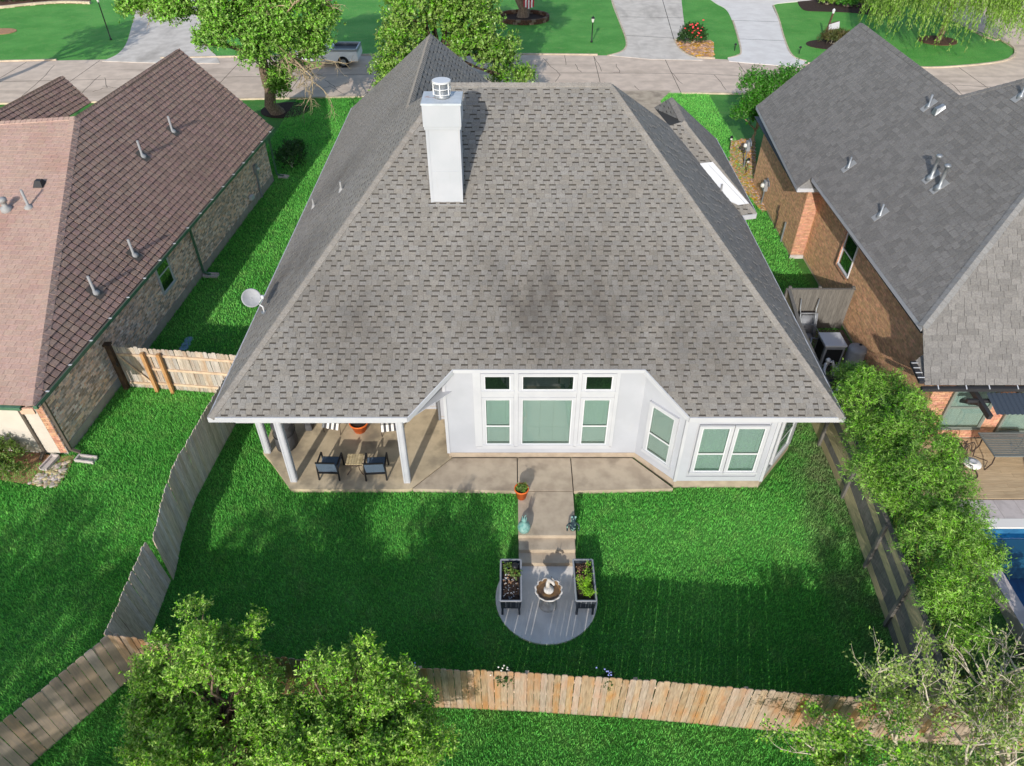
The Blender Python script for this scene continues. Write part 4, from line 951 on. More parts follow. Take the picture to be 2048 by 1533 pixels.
# hose bibs, meters, downspouts on the tall brick side
for (u, v), hgt, m_, nm, w_ in (((1527, 402), 1.25, m_greyplastic, 'gas_meter', .30), ((1507, 330), 1.5, m_greyplastic, 'electric_box', .34)):
    y = at(u, v, .2).y; xw = xf0 + (xf1 - xf0) * (y - 28.02) / 7.48
    mt = MB().box(xw - .2, xw - .01, y - w_ / 2, y + w_ / 2, hgt - .5, hgt).build(nm, m_, rh, bevel=.02)
    MB().tube([(xw - .1, y, hgt - .5), (xw - .1, y, .02)], .035, 8).build('conduit', m_metal, mt)
    MB().lathe((xw - .24, y, hgt - .22), [(.1, -.08), (.11, 0), (.08, .08)], 12).build('meter_dial', m_lampglass, mt)
    MB().tube([(xw - .1, y, hgt), (xw - .12, y - .1, hgt + .18), (xw - .12, y - .4, hgt + .12), (xw - .12, y - .55, hgt - .05)], .03, 6).build('pipe', m_metal, mt)
for y in (30.6, 29.4):
    xw = xf0 + (xf1 - xf0) * (y - 28.02) / 7.48
    MB().tube([(xw - .05, y, .02), (xw - .05, y, .75), (xw - .05, y + .12, .82), (xw - .05, y + .12, 1.15)] if y > 30 else [(xw - .05, y, .02), (xw - .05, y, 1.0)], .03 if y > 30 else .045, 8).build('pipe', m_iron if y > 30 else m_metal, rh)

# ------------------------------------------------------------------ white house across the street, only its front edge shows
ah = thing('street_house', 'white house front with porch rail beyond the far mulch bed', 'house', (30, 79, 0))
MB().box(21, 44, 77.6, 88, .0, 3.1).build('wall', m_white, ah); MB().box(20.8, 37, 74.7, 77.6, 0, .28).build('porch_slab', m_drive2, ah)
mb = MB()
for f in ([(20, 76.4, 3.0), (45, 76.4, 3.0), (40, 83, 7.4), (25, 83, 7.4)], [(20, 89, 3), (20, 76.4, 3), (25, 83, 7.4)], [(45, 76.4, 3), (45, 89, 3), (40, 83, 7.4)], [(45, 89, 3), (20, 89, 3), (25, 83, 7.4), (40, 83, 7.4)]): deckface(mb, f, 0)
MB_ = mb.build('roof', m_slate_sh, ah)
for x in np.arange(22, 36, 3.4): MB().box(x - .08, x + .08, 74.9, 75.06, .28, 3.0).build('porch_post', m_white, ah)
for x in np.arange(24, 33, .85): MB().box(x - .02, x + .02, 74.86, 74.9, .28, 1.1).build('rail_post', m_black, ah)
window(ah, (20, 77.6), (1, 0), (0, -1), 6, 7.4, 1, 2.5); window(ah, (20, 77.6), (1, 0), (0, -1), 12, 13.4, 1, 2.5)
EXCL += [[(-14.6, 15.6), (-12.4, 36), (-25, 37), (-25, 15)], [(12.7, 16.5), (24, 16.5), (24, 36), (12.3, 36)], [(-7.9, 17.9), (8.8, 16.2), (9.45, 36), (-7.9, 36)], [(4.6, 14.55), (7.6, 14.6), (9, 16.3), (3.7, 16.3)]]

# ------------------------------------------------------------------ pool terrace of the brick house
MB().prism(ccw([(12.2, 14.07), (22, 14.07), (22, 16.6), (12.2, 16.6)]), -.3, .09).build('terrace_base', m_joint, kind='structure')
dk = thing('timber_deck', 'tan timber deck boards between brick house and pool', 'deck', (15, 15.3, .1))
y = 14.08
while y < 16.6:
    x = 12.25
    while x < 20:
        L = random.uniform(2.4, 4.2); MB().box(x, min(x + L, 20.4) - .006, y, min(y + .138, 16.6), .095, .122 + random.uniform(-.002, .002)).build('deck_board', m_deckw, dk); x += L
    y += .145
for i in range(14): sheet('paver', [(13.0 + i * .62, 13.36), (13.61 + i * .62, 13.36), (13.61 + i * .62, 14.05), (13.0 + i * .62, 14.05)], .10, m_paver, .4)
pool = thing('swimming_pool', 'deep blue swimming pool with white coping beside the timber deck', 'pool', (17, 9, -.1))
MB().box(POOL[0] - .35, 21, 13.03, 13.35, -.3, .105).build('coping', m_coping, pool)
MB().box(POOL[0] - .35, POOL[0] - .01, 5.0, 13.025, -.4, .10).build('coping', m_paver, pool)
pw = MB(); pw.face([(POOL[0], 5, -1.7), (22, 5, -1.7), (22, 13.02, -1.7), (POOL[0], 13.02, -1.7)]); pw.face([(POOL[0], 13.02, -1.7), (22, 13.02, -1.7), (22, 13.02, .05), (POOL[0], 13.02, .05)])
pw.face([(POOL[0], 5, -1.7), (POOL[0], 13.02, -1.7), (POOL[0], 13.02, .05), (POOL[0], 5, .05)]); pw.face([(22, 5, -1.7), (22, 13.02, -1.7), (22, 13.02, .05), (22, 5, .05)]); pw.face([(POOL[0], 5, -1.7), (22, 5, -1.7), (22, 5, .05), (POOL[0], 5, .05)])
pw.build('basin', m_poolwall, pool)
MB().box(POOL[0] + .01, 21.9, 12.55, 13.01, -1.69, -.42).build('pool_step', M('pool_step', S(110, 140, 150), rough=.7), pool)
mb = MB(); mb.face([(POOL[0], 5, -.16), (22, 5, -.16), (22, 13.02, -.16), (POOL[0], 13.02, -.16)]); mb.build('pool_water', m_water, pool)
EXCL += [[(12.6, 4), (13.6, 4), (13.6, 13), (12.6, 13)], [(12.2, 12.9), (24, 12.9), (24, 16.7), (12.2, 16.7)], [(13.5, 4), (24, 4), (24, 13), (13.5, 13)]]

# ------------------------------------------------------------------ fences
rear = [(-9.22, 8.86), (-5.2, 8.31), (-2.2, 8.07), (0.25, 7.96), (3.0, 7.78), (6.6, 7.45), (10.9, 7.12), (14.5, 6.8)]
f = thing('rear_fence', 'tan weathered picket fence closing the back yard behind the fountain', 'fence', (0, 8, -.34)); picket_fence(f, rear, 1.82, [m_wood], 1, gap=.009)
leftf = [(-9.02, 18.75), (-9.26, 16.3), (-9.42, 14.2), (-9.42, 12.6), (-9.28, 11.62)]
f = thing('side_fence', 'grey picket fence running from the white house corner down the lawn', 'fence', (-9.3, 14, 0)); picket_fence(f, leftf, 1.80, [m_wood_g], -1, gap=.006)
f = thing('leaning_fence', 'dark leaning fence panel standing apart from the grey picket fence', 'fence', (-9.4, 10.2, -.34)); picket_fence(f, [(-9.34, 11.48), (-9.26, 8.98)], 1.76, [m_wood_g], -1, gap=.006, lean=.075)
f = thing('corner_fence', 'stained wide board fence beyond the rear yard corner', 'fence', (-10.5, 7, -.34)); picket_fence(f, [(-9.32, 8.78), (-12.4, 4.42)], 1.82, [m_wood_d], -1, w=.19, gap=.01)
cf = thing('cross_fence', 'short picket fence with treated posts between the two houses', 'fence', (-11, 19, 0)); picket_fence(cf, [(-12.40, 19.16), (-9.16, 18.80)], 1.80, [m_wood_p], -1, rails=(.3, .95, 1.55), post_step=99, postmat=m_post)
for x in (-12.36, -11.80):
    yy = 19.14 - (x + 12.4) * .11 - .13; MB().box(x - .055, x + .055, yy - .055, yy + .055, -.05, 1.72).build('treated_post', m_post, cf)
gt_ = thing('fence_gate', 'braced picket gate next to the dark post by the buff brick wall', 'gate', (-12.9, 19.3, 0))
picket_fence(gt_, [(-13.34, 19.26), (-12.44, 19.17)], 1.80, [m_wood_p], -1, rails=(.25, 1.5), post_step=99, gap=.006)
for q in list(gt_.children):
    if q.name.startswith('fence_post'): bpy.data.objects.remove(q)
for q in list(cf.children):
    if q.name.startswith('fence_post'): bpy.data.objects.remove(q)
MB().beam((-13.3, 19.20, 1.45), (-12.46, 19.10, .3), .03, .06).build('brace', m_rail, gt_)
gp = thing('gate_post', 'old dark timber post standing against the buff brick wall', 'post', (-13.45, 19.2, 0)); MB().box(-13.56, -13.40, 19.08, 19.24, -.1, 1.95).build('shaft', m_old, gp); MB().box(-13.60, -13.37, 19.05, 19.27, 1.93, 2.0).build('post_cap', m_old, gp); MB().lathe((-13.38, 19.06, 1.1), [(.03, 0), (.05, .06), (.02, .16)], 8).build('latch', m_black, gp)
# board fence beside the bamboo: horizontal boards between posts
bf = thing('board_fence', 'mossy horizontal board fence with posts under the bamboo', 'fence', (9.9, 13, -.1))
bpts = [(10.28, 22.7), (10.02, 20.6), (9.95, 18.3), (9.92, 16.4), (9.90, 14.2), (9.88, 12.0), (9.74, 10.2), (9.58, 8.5), (9.42, 7.35)]
for (a, b) in zip(bpts[:-1], bpts[1:]):
    za, zb = GZ(*a), GZ(*b)
    for k in range(6):
        z0 = .06 + k * .29; A = Vector((a[0], a[1], za + z0)); B = Vector((b[0], b[1], zb + z0)); d = (B - A); n = Vector((d.y, -d.x, 0)).normalized()
        MB().obox(A + d * .01, d * .98, n * .022, (0, 0, .28 + random.uniform(-.006, .003))).build('board', m_olive if random.random() < .7 else m_graywood, bf)
for p in bpts: MB().box(p[0] - .10, p[0] - .005, p[1] - .05, p[1] + .05, GZ(*p) - .1, GZ(*p) + 1.85).build('fence_post', m_graywood, bf)
for (a, b) in zip(bpts[:-1], bpts[1:]): MB().beam((a[0], a[1], GZ(*a) + 1.84), (b[0], b[1], GZ(*b) + 1.84), .12, .035).build('top_rail', m_graywood, bf)
gfence = thing('grey_screen_fence', 'grey vertical board fence screening the pool equipment', 'fence', (11.5, 22.7, 0))
for i in range(17):
    x = 10.36 + i * .14; MB().box(x, x + .134, 22.70, 22.72, .04, 1.80 + random.uniform(-.008, .008)).build('board', m_graywood, gfence)
for x in (10.34, 11.45, 12.7): MB().box(x - .05, x + .05, 22.725, 22.82, 0, 1.9).build('fence_post', m_graywood, gfence)
for z in (.3, 1.0, 1.6): MB().box(10.3, 12.74, 22.722, 22.76, z, z + .09).build('fence_rail', m_graywood, gfence)
MB().box(10.3, 12.76, 22.66, 22.76, 1.81, 1.845).build('top_rail', m_graywood, gfence)

# ------------------------------------------------------------------ grass blades: stuff on the near lawns
def blades(name, x0, x1, y0, y1, dens, ln, wd):
    n = int((x1 - x0) * (y1 - y0) * dens); P = np.stack([rng.uniform(x0, x1, n), rng.uniform(y0, y1, n)], 1)
    u = P[:, 0] / (P[:, 1] * _cp + 16.7 * _sp); keep = np.abs(u) < .78
    for poly in EXCL: keep &= ~inpoly(P, poly)
    P = P[keep]; n = len(P); z = gz(P[:, 0], P[:, 1]) - .005
    a = rng.uniform(0, 2 * np.pi, n); t = rng.uniform(0, 2 * np.pi, n); l = ln * rng.uniform(.6, 1.3, n); w = wd * rng.uniform(.7, 1.3, n); lean = rng.uniform(.05, .75, n)
    B = np.stack([P[:, 0], P[:, 1], z], 1); s = np.stack([np.cos(a), np.sin(a), 0 * a], 1) * w[:, None] / 2
    tip = B + np.stack([np.cos(t) * l * np.sin(lean), np.sin(t) * l * np.sin(lean), l * np.cos(lean)], 1)
    V = np.stack([B - s, B + s, tip], 1).reshape(-1, 3); F = np.arange(3 * n).reshape(-1, 3)
    return tag(link(bpy.data.objects.new(name, npmesh(name, V, F, m_blade))), kind='stuff')
blades('grass', -19, 13.2, 3.6, 20, 1150, .105, .021)
blades('grass', -14, 13, 20, 49, 420, .11, .035)

# ------------------------------------------------------------------ plants: helpers
def leafmesh(name, P, D, Nn, L, Wd, mat):
    """One folded two-triangle leaf per point: P base, D direction of the leaf, Nn up hint, L length, Wd width (arrays)."""
    D = D / np.linalg.norm(D, axis=1, keepdims=True); B = np.cross(D, Nn); B /= np.maximum(np.linalg.norm(B, axis=1, keepdims=True), 1e-6)
    U = np.cross(B, D); L = L[:, None]; Wd = Wd[:, None]
    V = np.stack([P, P + D * L * .5 + B * Wd * .5 + U * Wd * .12, P + D * L - U * L * .08, P + D * L * .5 - B * Wd * .5 + U * Wd * .12], 1).reshape(-1, 3)
    return npmesh(name, V, np.arange(len(V)).reshape(-1, 4), mat)
def shoots(blobs, n, per, slen, rs, upw=.5, outw=.7, shell=.5, droop=0.):
    """Shoot origins and axes in the outer part of ellipsoid blobs (cx,cy,cz,rx,ry,rz); returns leaf base points, directions, normals."""
    blobs = np.array(blobs, float); vol = (blobs[:, 3] * blobs[:, 4] * blobs[:, 5]) ** .75; k = rs.choice(len(blobs), n, p=vol / vol.sum()); b = blobs[k]
    d = rs.normal(size=(n, 3)); d /= np.linalg.norm(d, axis=1, keepdims=True); d[:, 2] = np.where(d[:, 2] < -.35, -d[:, 2] * .6, d[:, 2])
    r = shell + (1 - shell) * rs.random(n) ** .6; r *= 1 + .10 * rs.normal(size=n)
    o = b[:, :3] + d * b[:, 3:] * r[:, None]
    out = d / b[:, 3:]; out /= np.linalg.norm(out, axis=1, keepdims=True)
    ax = out * outw + np.array([0, 0, upw]) + rs.normal(size=(n, 3)) * .35; ax /= np.linalg.norm(ax, axis=1, keepdims=True)
    t = rs.random((n, per)); sl = slen * rs.uniform(.6, 1.4, n)
    P = o[:, None] + ax[:, None] * (t * sl[:, None])[..., None]; P[..., 2] -= droop * t * t * sl[:, None]
    q = rs.normal(size=(n, per, 3)); q -= (q * ax[:, None]).sum(-1, keepdims=True) * ax[:, None]; q /= np.linalg.norm(q, axis=-1, keepdims=True)
    D = q * .85 + ax[:, None] * .6; D[..., 2] -= droop
    Nn = np.broadcast_to(ax[:, None], D.shape) + rs.normal(size=D.shape) * .4
    return P.reshape(-1, 3), D.reshape(-1, 3), Nn.reshape(-1, 3)
def crown(parent, blobs, n, per, slen, L, Wd, mat, seed, name='crown', **kw):
    rs = np.random.default_rng(seed); P, D, Nn = shoots(blobs, n, per, slen, rs, **kw); m = len(P)
    o = bpy.data.objects.new(name, leafmesh(name, P, D, Nn, L * rs.uniform(.65, 1.3, m), Wd * rs.uniform(.7, 1.3, m), mat)); return link(o, parent)
def limb_pts(a, b, rs, sag=.12, k=5):
    a, b = Vector(a), Vector(b); L = (b - a).length; out = []
    for i in range(k + 1):
        t = i / k; w = math.sin(math.pi * t); out.append(a.lerp(b, t) + Vector((rs.normal() * .05 * L * w, rs.normal() * .05 * L * w, sag * L * w)))
    return out
def trunk(parent, base, top, r0, r1, blobs, mat, seed, extra=2):
    rs = np.random.default_rng(seed); mb = MB(); base, top = Vector(base), Vector(top); pts = limb_pts(base, top, rs, 0, 6)
    mb.tube([pts[0] - Vector((0, 0, .15))] + pts, [r0 * 1.5] + [r0 * 1.2] + list(np.linspace(r0, r1, len(pts) - 1)), 10)
    for b in blobs:
        c = Vector(b[:3]); s = pts[-1] if rs.random() < .5 else pts[-2]; p = limb_pts(s, c, rs, .06); mb.tube(p, list(np.linspace(r1 * .75, r1 * .18, len(p))), 6)
        for j in range(extra):
            d = Vector(rs.normal(size=3)); d.z = abs(d.z); d.normalize(); e = c + Vector((d.x * b[3], d.y * b[4], d.z * b[5])) * .95
            q = limb_pts(p[3], e, rs, .05, 4); mb.tube(q, list(np.linspace(r1 * .3, r1 * .06, len(q))), 5)
    return mb.build('trunk', mat, parent, True)
def branchy(mb, p, d, L, r, lev, rs, tips, kids=(3, 5), wig=.22, up=.08, ratio=.62, n=5, spread=.8):
    pts = [Vector(p)]; d = Vector(d).normalized(); k = 5
    for i in range(k):
        d = (d + Vector(rs.normal(size=3)) * wig + Vector((0, 0, up))).normalized(); pts.append(pts[-1] + d * (L / k))
    mb.tube(pts, list(np.linspace(r, r * .45, k + 1)), n if lev > 1 else 4)
    if lev == 0: tips.append(pts); return
    for j in range(rs.integers(kids[0], kids[1] + 1)):
        t = rs.uniform(.35, 1.0); i = min(int(t * k), k - 1); q = pts[i].lerp(pts[i + 1], t * k - i)
        dd = (d + Vector(rs.normal(size=3)) * spread).normalized()
        branchy(mb, q, dd, L * ratio * rs.uniform(.7, 1.2), r * .5, lev - 1, rs, tips, kids, wig, up, ratio, n, spread)
    tips.append(pts[2:])
def tipleaves(parent, tips, per, L, Wd, mat, seed, spread=.06, name='crown', frac=1.):
    rs = np.random.default_rng(seed); P = []; D = []
    for pts in tips:
        if rs.random() > frac: continue
        for j in range(per):
            t = rs.random() * (len(pts) - 1); i = int(t); a = pts[i].lerp(pts[min(i + 1, len(pts) - 1)], t - i); P.append(tuple(a)); D.append(tuple((pts[-1] - pts[0]).normalized() * .6 + Vector(rs.normal(size=3)) * .8))
    P = np.array(P) + rs.normal(size=(len(P), 3)) * spread; D = np.array(D); Nn = rs.normal(size=D.shape) * .5 + np.array([0, 0, 1.]); m = len(P)
    o = bpy.data.objects.new(name, leafmesh(name, P, D, Nn, L * rs.uniform(.6, 1.3, m), Wd * rs.uniform(.7, 1.3, m), mat)); return link(o, parent)

# ------------------------------------------------------------------ two yellow green trees outside the rear fence
G = 'trees outside the rear fence'
t1 = thing('yard_tree', 'olive green tree with ragged shoots in front of the fence corner', 'tree', (-6.3, 6.9, -.34), G)
def plumes(core, n, seed, size=(.15, .32), reach=1.3, shrink=.78):
    r_ = np.random.default_rng(seed); out = [(b[0], b[1], b[2], b[3] * shrink, b[4] * shrink, b[5] * shrink) for b in core]
    for i in range(n):                             # upright leafy shoots standing clear of the dark core
        b = core[r_.integers(len(core))]; d = r_.normal(size=3); d[2] = abs(d[2]) * .9 - .15; d /= np.linalg.norm(d); s = r_.uniform(*size); k = r_.uniform(.85, reach)
        out.append((b[0] + d[0] * b[3] * k, b[1] + d[1] * b[4] * k, b[2] + d[2] * b[5] * k, s * .8, s * .8, s * 1.7))
    return out
def ragged(core, n, seed, size=(.22, .5), reach=1.05):
    r_ = np.random.default_rng(seed); out = list(core)                    # uneven outline: many small leafy lobes that push out of the big ones
    for i in range(n):
        b = core[r_.integers(len(core))]; d = r_.normal(size=3); d[2] = abs(d[2]) * 1.1; d /= np.linalg.norm(d); s = r_.uniform(*size)
        out.append((b[0] + d[0] * b[3] * reach, b[1] + d[1] * b[4] * reach, b[2] + d[2] * b[5] * reach, s * .75, s * .75, s * 1.35))
    return out
def lower(bs, dz):                               # the same crown nearer to the ground
    out = []
    for x, y, z, a, b, c in bs: k = (CAM_H - z + dz) / (CAM_H - z); out.append((x * k, y * k, z - dz, a * k, b * k, c * k))
    return out
b1 = plumes(lower([(-6.0, 7.4, 3.1, .85, .8, .8), (-5.2, 7.3, 2.4, .62, .55, .6), (-7.0, 7.1, 2.2, .5, .5, .55), (-6.6, 6.2, 2.2, .75, .6, .6), (-5.4, 6.0, 2.0, .75, .65, .6), (-4.55, 6.6, 1.9, .6, .6, .6), (-4.5, 5.6, 1.5, .6, .6, .5), (-7.3, 6.5, 1.6, .4, .45, .45), (-4.9, 5.2, 1.5, .5, .5, .45)], .75), 100, 301)
trunk(t1, (-6.3, 6.9, -.34), (-6.3, 7.1, .7), .10, .07, b1, m_bark, 3, 0); crown(t1, b1, 7600, 10, .20, .074, .030, m_lf_fg, 3, upw=.8, outw=.6, shell=.45)
t2 = thing('yard_tree', 'dense rounded yellow green tree in front of the tan picket fence', 'tree', (-3.1, 6.3, -.34), G)
b2 = plumes(lower([(-3.0, 6.85, 3.1, .8, .65, .7), (-2.3, 6.3, 2.5, .7, .65, .7), (-3.75, 6.2, 2.4, .6, .6, .65), (-2.2, 5.6, 2.3, .8, .75, .75), (-3.3, 5.5, 2.5, .9, .8, .8), (-1.9, 6.3, 1.8, .6, .6, .55), (-4.0, 5.4, 1.9, .45, .5, .45)], .8), 130, 302)
trunk(t2, (-3.1, 6.3, -.34), (-3.1, 6.5, .7), .10, .07, b2, m_bark, 4, 0); crown(t2, b2, 8400, 10, .20, .074, .030, m_lf_fg, 4, upw=.8, outw=.6, shell=.45)

# ------------------------------------------------------------------ bamboo along the board fence
bam = thing('bamboo_hedge', 'feathery bright green bamboo hedge leaning over the board fence', 'bamboo', (10.6, 12.5, 0))
bb = [(10.35, 16.6, 2.45, .5, .5, .5), (10.9, 16.0, 2.6, .65, .65, .6), (10.0, 15.3, 2.8, .85, .7, .8), (10.9, 14.6, 2.7, .75, .7, .7), (9.9, 14.0, 2.6, .75, .6, .8), (10.8, 13.4, 2.8, .75, .8, .8), (9.6, 12.9, 2.5, .8, .6, .7), (10.1, 12.0, 2.7, .85, .75, .8), (10.9, 12.3, 2.5, .6, .55, .7), (10.0, 10.6, 2.6, .8, .7, .8), (10.55, 10.9, 2.5, .65, .6, .7), (10.0, 9.4, 2.4, .7, .65, .7), (11.2, 10.5, 2.2, .35, .3, .35), (9.9, 8.6, 2.0, .5, .5, .5)]
mb = MB(); rs = np.random.default_rng(8)
for b in bb:
    for j in range(5):
        x, y = max(10.3, b[0] + rs.normal() * .25 + .3), b[1] + rs.normal() * .3; e = Vector((max(10.1, b[0] + rs.normal() * b[3] * .35), b[1] + rs.normal() * b[4] * .6, b[2] + b[5] * rs.uniform(.1, .7))); p = limb_pts((x, y, GZ(x, y) - .05), e, rs, .05); mb.tube(p, list(np.linspace(.018, .004, len(p))), 5)
mb.build('cane', m_cane, bam, True, kind='stuff')
bb2 = ragged(bb, 90, 303, (.2, .38), .95)
crown(bam, bb2, 12500, 9, .2, .092, .018, m_lf_bam, 9, upw=.4, outw=.7, droop=.3, shell=.62, name='foliage')

# ------------------------------------------------------------------ thin trees by the rear fence, lower corner
G = 'sparse trees by the rear fence'
def sparse(label, base, top, seed, n, L0, lm=m_lf_thin, per=16, lev=3, r=.06, dirs=None, bark=m_twig_g):
    t = thing('sparse_tree', label, 'tree', base, G); rs = np.random.default_rng(seed); mb = MB(); tips = []; base, top = Vector(base), Vector(top)
    p = limb_pts(base, top, rs, 0, 4); mb.tube(p, list(np.linspace(r, r * .7, len(p))), 8)
    for j in range(n):
        a = 2 * math.pi * (j + rs.random()) / n; d = Vector((math.cos(a) * .8, math.sin(a) * .8, .75)) if dirs is None else Vector(dirs[j % len(dirs)]) + Vector(rs.normal(size=3)) * .15
        branchy(mb, p[-1 - (j % 2)], d, L0 * rs.uniform(.8, 1.2), r * .6, lev, rs, tips, (3, 4), .16, .07, .62, 6, .62)
    mb.build('trunk', bark, t, True); tipleaves(t, tips, per, .075, .044, lm, seed + 1, .05); return t
sparse('thin leafy tree reaching up over the inner yard fence corner', (8.6, 6.9, -.34), (8.3, 7.0, .8), 21, 5, 1.25, dirs=[(-.9, .5, 1), (-.4, .9, 1), (.2, .6, 1.1), (-.7, 0, 1), (.5, .2, 1)], per=8)
sparse('bare twiggy tree with pale thick boughs at the picture corner', (11.2, 5.2, -.34), (10.0, 6.3, 1.3), 33, 9, 1.6, per=6, r=.10, dirs=[(-.6, .6, .6), (0, .9, .7), (.6, .5, .7), (-.9, 0, .5), (.3, .8, 1), (-.3, .9, .5), (.8, .9, .5)])
sparse('low bushy young tree on the outer side of the tan fence', (6.9, 6.0, -.34), (6.7, 6.1, .9), 45, 9, .95, lm=m_lf_fg, per=20, r=.05)
sparse('leafy spreading tree below the pale thick boughs', (9.4, 5.0, -.34), (9.0, 5.6, 1.1), 57, 8, 1.25, per=10, r=.07)
sparse('yellow green shrubby tree between pool and bamboo', (12.9, 8.0, -.3), (12.9, 8.1, .5), 61, 5, .8, lm=m_lf_fg, per=20, r=.05)

# ------------------------------------------------------------------ big tree with dead boughs, beyond the brown roof
bt = thing('street_tree', 'tall leafy tree with pale dead boughs beside the parked pickup', 'tree', (-14.7, 45.6, 0))
bbt = ragged([(-15.4, 43.5, 7.4, 2.0, 1.4, 1.3), (-13.2, 43.8, 6.7, 1.7, 1.3, 1.2), (-17.4, 43.6, 7.0, 1.8, 1.3, 1.1), (-19.4, 44.2, 6.9, 1.0, .9, .7), (-15.6, 43.0, 5.6, 1.3, 1.1, 1.0), (-13.7, 43.3, 4.9, 1.0, .9, .9), (-16.4, 45.5, 8.7, 1.8, 1.5, 1.2), (-12.4, 45.6, 8.0, 1.5, 1.3, 1.1), (-14.7, 43.4, 3.7, .7, .7, .8), (-13.6, 44.9, 2.4, .5, .5, .9), (-14.1, 45.1, 1.4, .4, .4, .7), (-18.2, 46.5, 8.2, 1.6, 1.5, 1.0), (-14.0, 46.5, 9.4, 1.7, 1.5, 1.1), (-16.6, 42.6, 4.8, .8, .7, .6), (-11.6, 43.8, 6.3, 1.1, 1.0, .9), (-12.4, 43.4, 5.2, .8, .7, .7), (-10.9, 45, 7.2, 1.1, 1.0, .9), (-18.6, 43.4, 6.0, .6, .6, .5), (-20.7, 43.8, 6.2, .5, .5, .4), (-11.6, 44.5, 4.3, .6, .6, .6), (-10.9, 44.0, 5.4, .8, .8, .7), (-12.8, 43.4, 4.2, .6, .6, .6), (-11.7, 44.2, 3.6, .6, .5, .5), (-10.8, 44.2, 4.4, .5, .5, .45)], 110, 304, (.3, .6), 1.15)
trunk(bt, (-14.6, 45.4, 0), (-14.9, 44.2, 4.4), .36, .26, bbt[:14], m_bark, 14, 2)
crown(bt, bbt, 17000, 9, .42, .145, .08, m_lf_big, 15, upw=.35, outw=.7, shell=.35)
mb = MB(); tips = []; rs = np.random.default_rng(77)
for d, L in (((1.0, -.2, .25), 3.2), ((1.0, -.1, -.12), 3.0), ((.9, -.5, .05), 2.6), ((-1.0, -.3, .12), 3.4), ((-1, -.1, .02), 3.0), ((.8, .2, .6), 3.6), ((.8, -.5, -.35), 2.2), ((1, .1, -.45), 2.6), ((.9, -.3, -.1), 2.8), ((.7, .3, -.3), 2.4), ((1, -.5, -.6), 2.0)):
    s = Vector((-13.2 if d[0] > 0 else -17.5, 43.6, (5.6 if d[2] > -.1 else 4.2) if d[0] > 0 else 6.6)); branchy(mb, s, d, L, .07, 3, rs, tips, (3, 4), .2, 0, .55, 5, .7)
mb.build('dead_branches', m_twig, bt, True, kind='stuff')

# ------------------------------------------------------------------ magnolia, willow, crape myrtle, oak, bushes
mg = thing('magnolia_tree', 'broad magnolia with cream flowers behind the steep grey roof peak', 'tree', (-4.6, 46, 0))
bm = [(-5.2, 44.6, 6.2, 2.0, 1.8, 1.6), (-3.0, 45.2, 5.6, 1.8, 1.6, 1.5), (-6.2, 44.8, 4.4, 1.5, 1.4, 1.3), (-7.0, 45.2, 2.7, 1.3, 1.3, 1.2), (-2.2, 45.4, 3.8, 1.6, 1.4, 1.3), (-4.6, 46.5, 7.4, 1.8, 1.8, 1.2), (-.9, 46.0, 2.9, 1.2, 1.1, 1.0), (-2.0, 47.4, 6.2, 1.4, 1.4, 1.2), (-.2, 46.6, 1.6, 1.0, .9, .9), (-7.6, 45.6, 1.2, .9, .9, .9), (-5.8, 47, 6.9, 1.6, 1.6, 1.2), (-1.9, 45.7, 5.1, 1.4, 1.1, 1.0), (-3.8, 48.2, 8.6, 2.0, 1.8, 1.1), (-1.4, 48.6, 8.0, 1.8, 1.6, 1.1), (-2.0, 50.0, 8.9, 2.0, 1.6, 1.0), (-5.6, 49.2, 8.4, 1.6, 1.5, 1.0)]
trunk(mg, (-4.6, 46, 0), (-4.5, 46, 3.2), .24, .2, bm, m_bark_d, 24, 1); crown(mg, ragged(bm, 70, 305, (.35, .7), 1.08), 13500, 8, .3, .165, .075, m_lf_mag, 25, upw=.6, outw=.7, shell=.55)
rs = np.random.default_rng(26); mb = MB()
for i in range(15):
    b = bm[rs.integers(len(bm))]; d = Vector(rs.normal(size=3)); d.y = -abs(d.y); d.z = abs(d.z) + .2; d.normalize(); c = Vector(b[:3]) + Vector((d.x * b[3], d.y * b[4], d.z * b[5])) * 1.08
    for k in range(6):
        a = k * 1.047 + rs.random(); e = d.orthogonal().normalized(); e = Matrix.Rotation(a, 3, d) @ e; s = d.cross(e); mb.face([c, c + e * .07 + s * .045 + d * .04, c + e * .14 + d * .07, c + e * .07 - s * .045 + d * .04])
mb.build('flowers', m_flower, mg, kind='stuff')
wl_ = thing('willow_tree', 'weeping willow with hanging strands over a round brown mulch bed', 'tree', (33.5, 60.9, 0))
rs = np.random.default_rng(31); P = []; D = []; mb = MB(); top = Vector((33.2, 60.5, 4.2))
mb.tube(limb_pts((33.5, 60.9, -.1), top, rs, 0, 5), [.3, .24, .22, .2, .18, .17], 9)
for i in range(1050):
    a = rs.uniform(0, 2 * math.pi); r = 5.4 * rs.random() ** .5; s = top + Vector((math.cos(a) * r * 1.05, math.sin(a) * r * .8, 3.3 - .085 * r * r + rs.normal() * .35)); L = s.z - rs.uniform(.5, 2.2) - (.6 if r < 3 else 0); L = min(L, rs.uniform(2.6, 5.2))
    if i < 26: p = limb_pts(top, s, rs, .12); mb.tube(p, list(np.linspace(.09, .02, len(p))), 5)
    n_ = int(L / .075); sw = rs.normal(size=2) * .10
    for k in range(n_):
        t = k / n_; P.append((s.x + math.cos(a) * .5 * t + sw[0] * t * 3 + rs.normal() * .035, s.y + math.sin(a) * .4 * t + sw[1] * t * 3 + rs.normal() * .035, s.z - L * t)); D.append((rs.normal() * .35, rs.normal() * .35, -1))
P = np.array(P); D = np.array(D); m = len(P); Nn = rs.normal(size=(m, 3)); mb.build('trunk', m_bark, wl_, True)
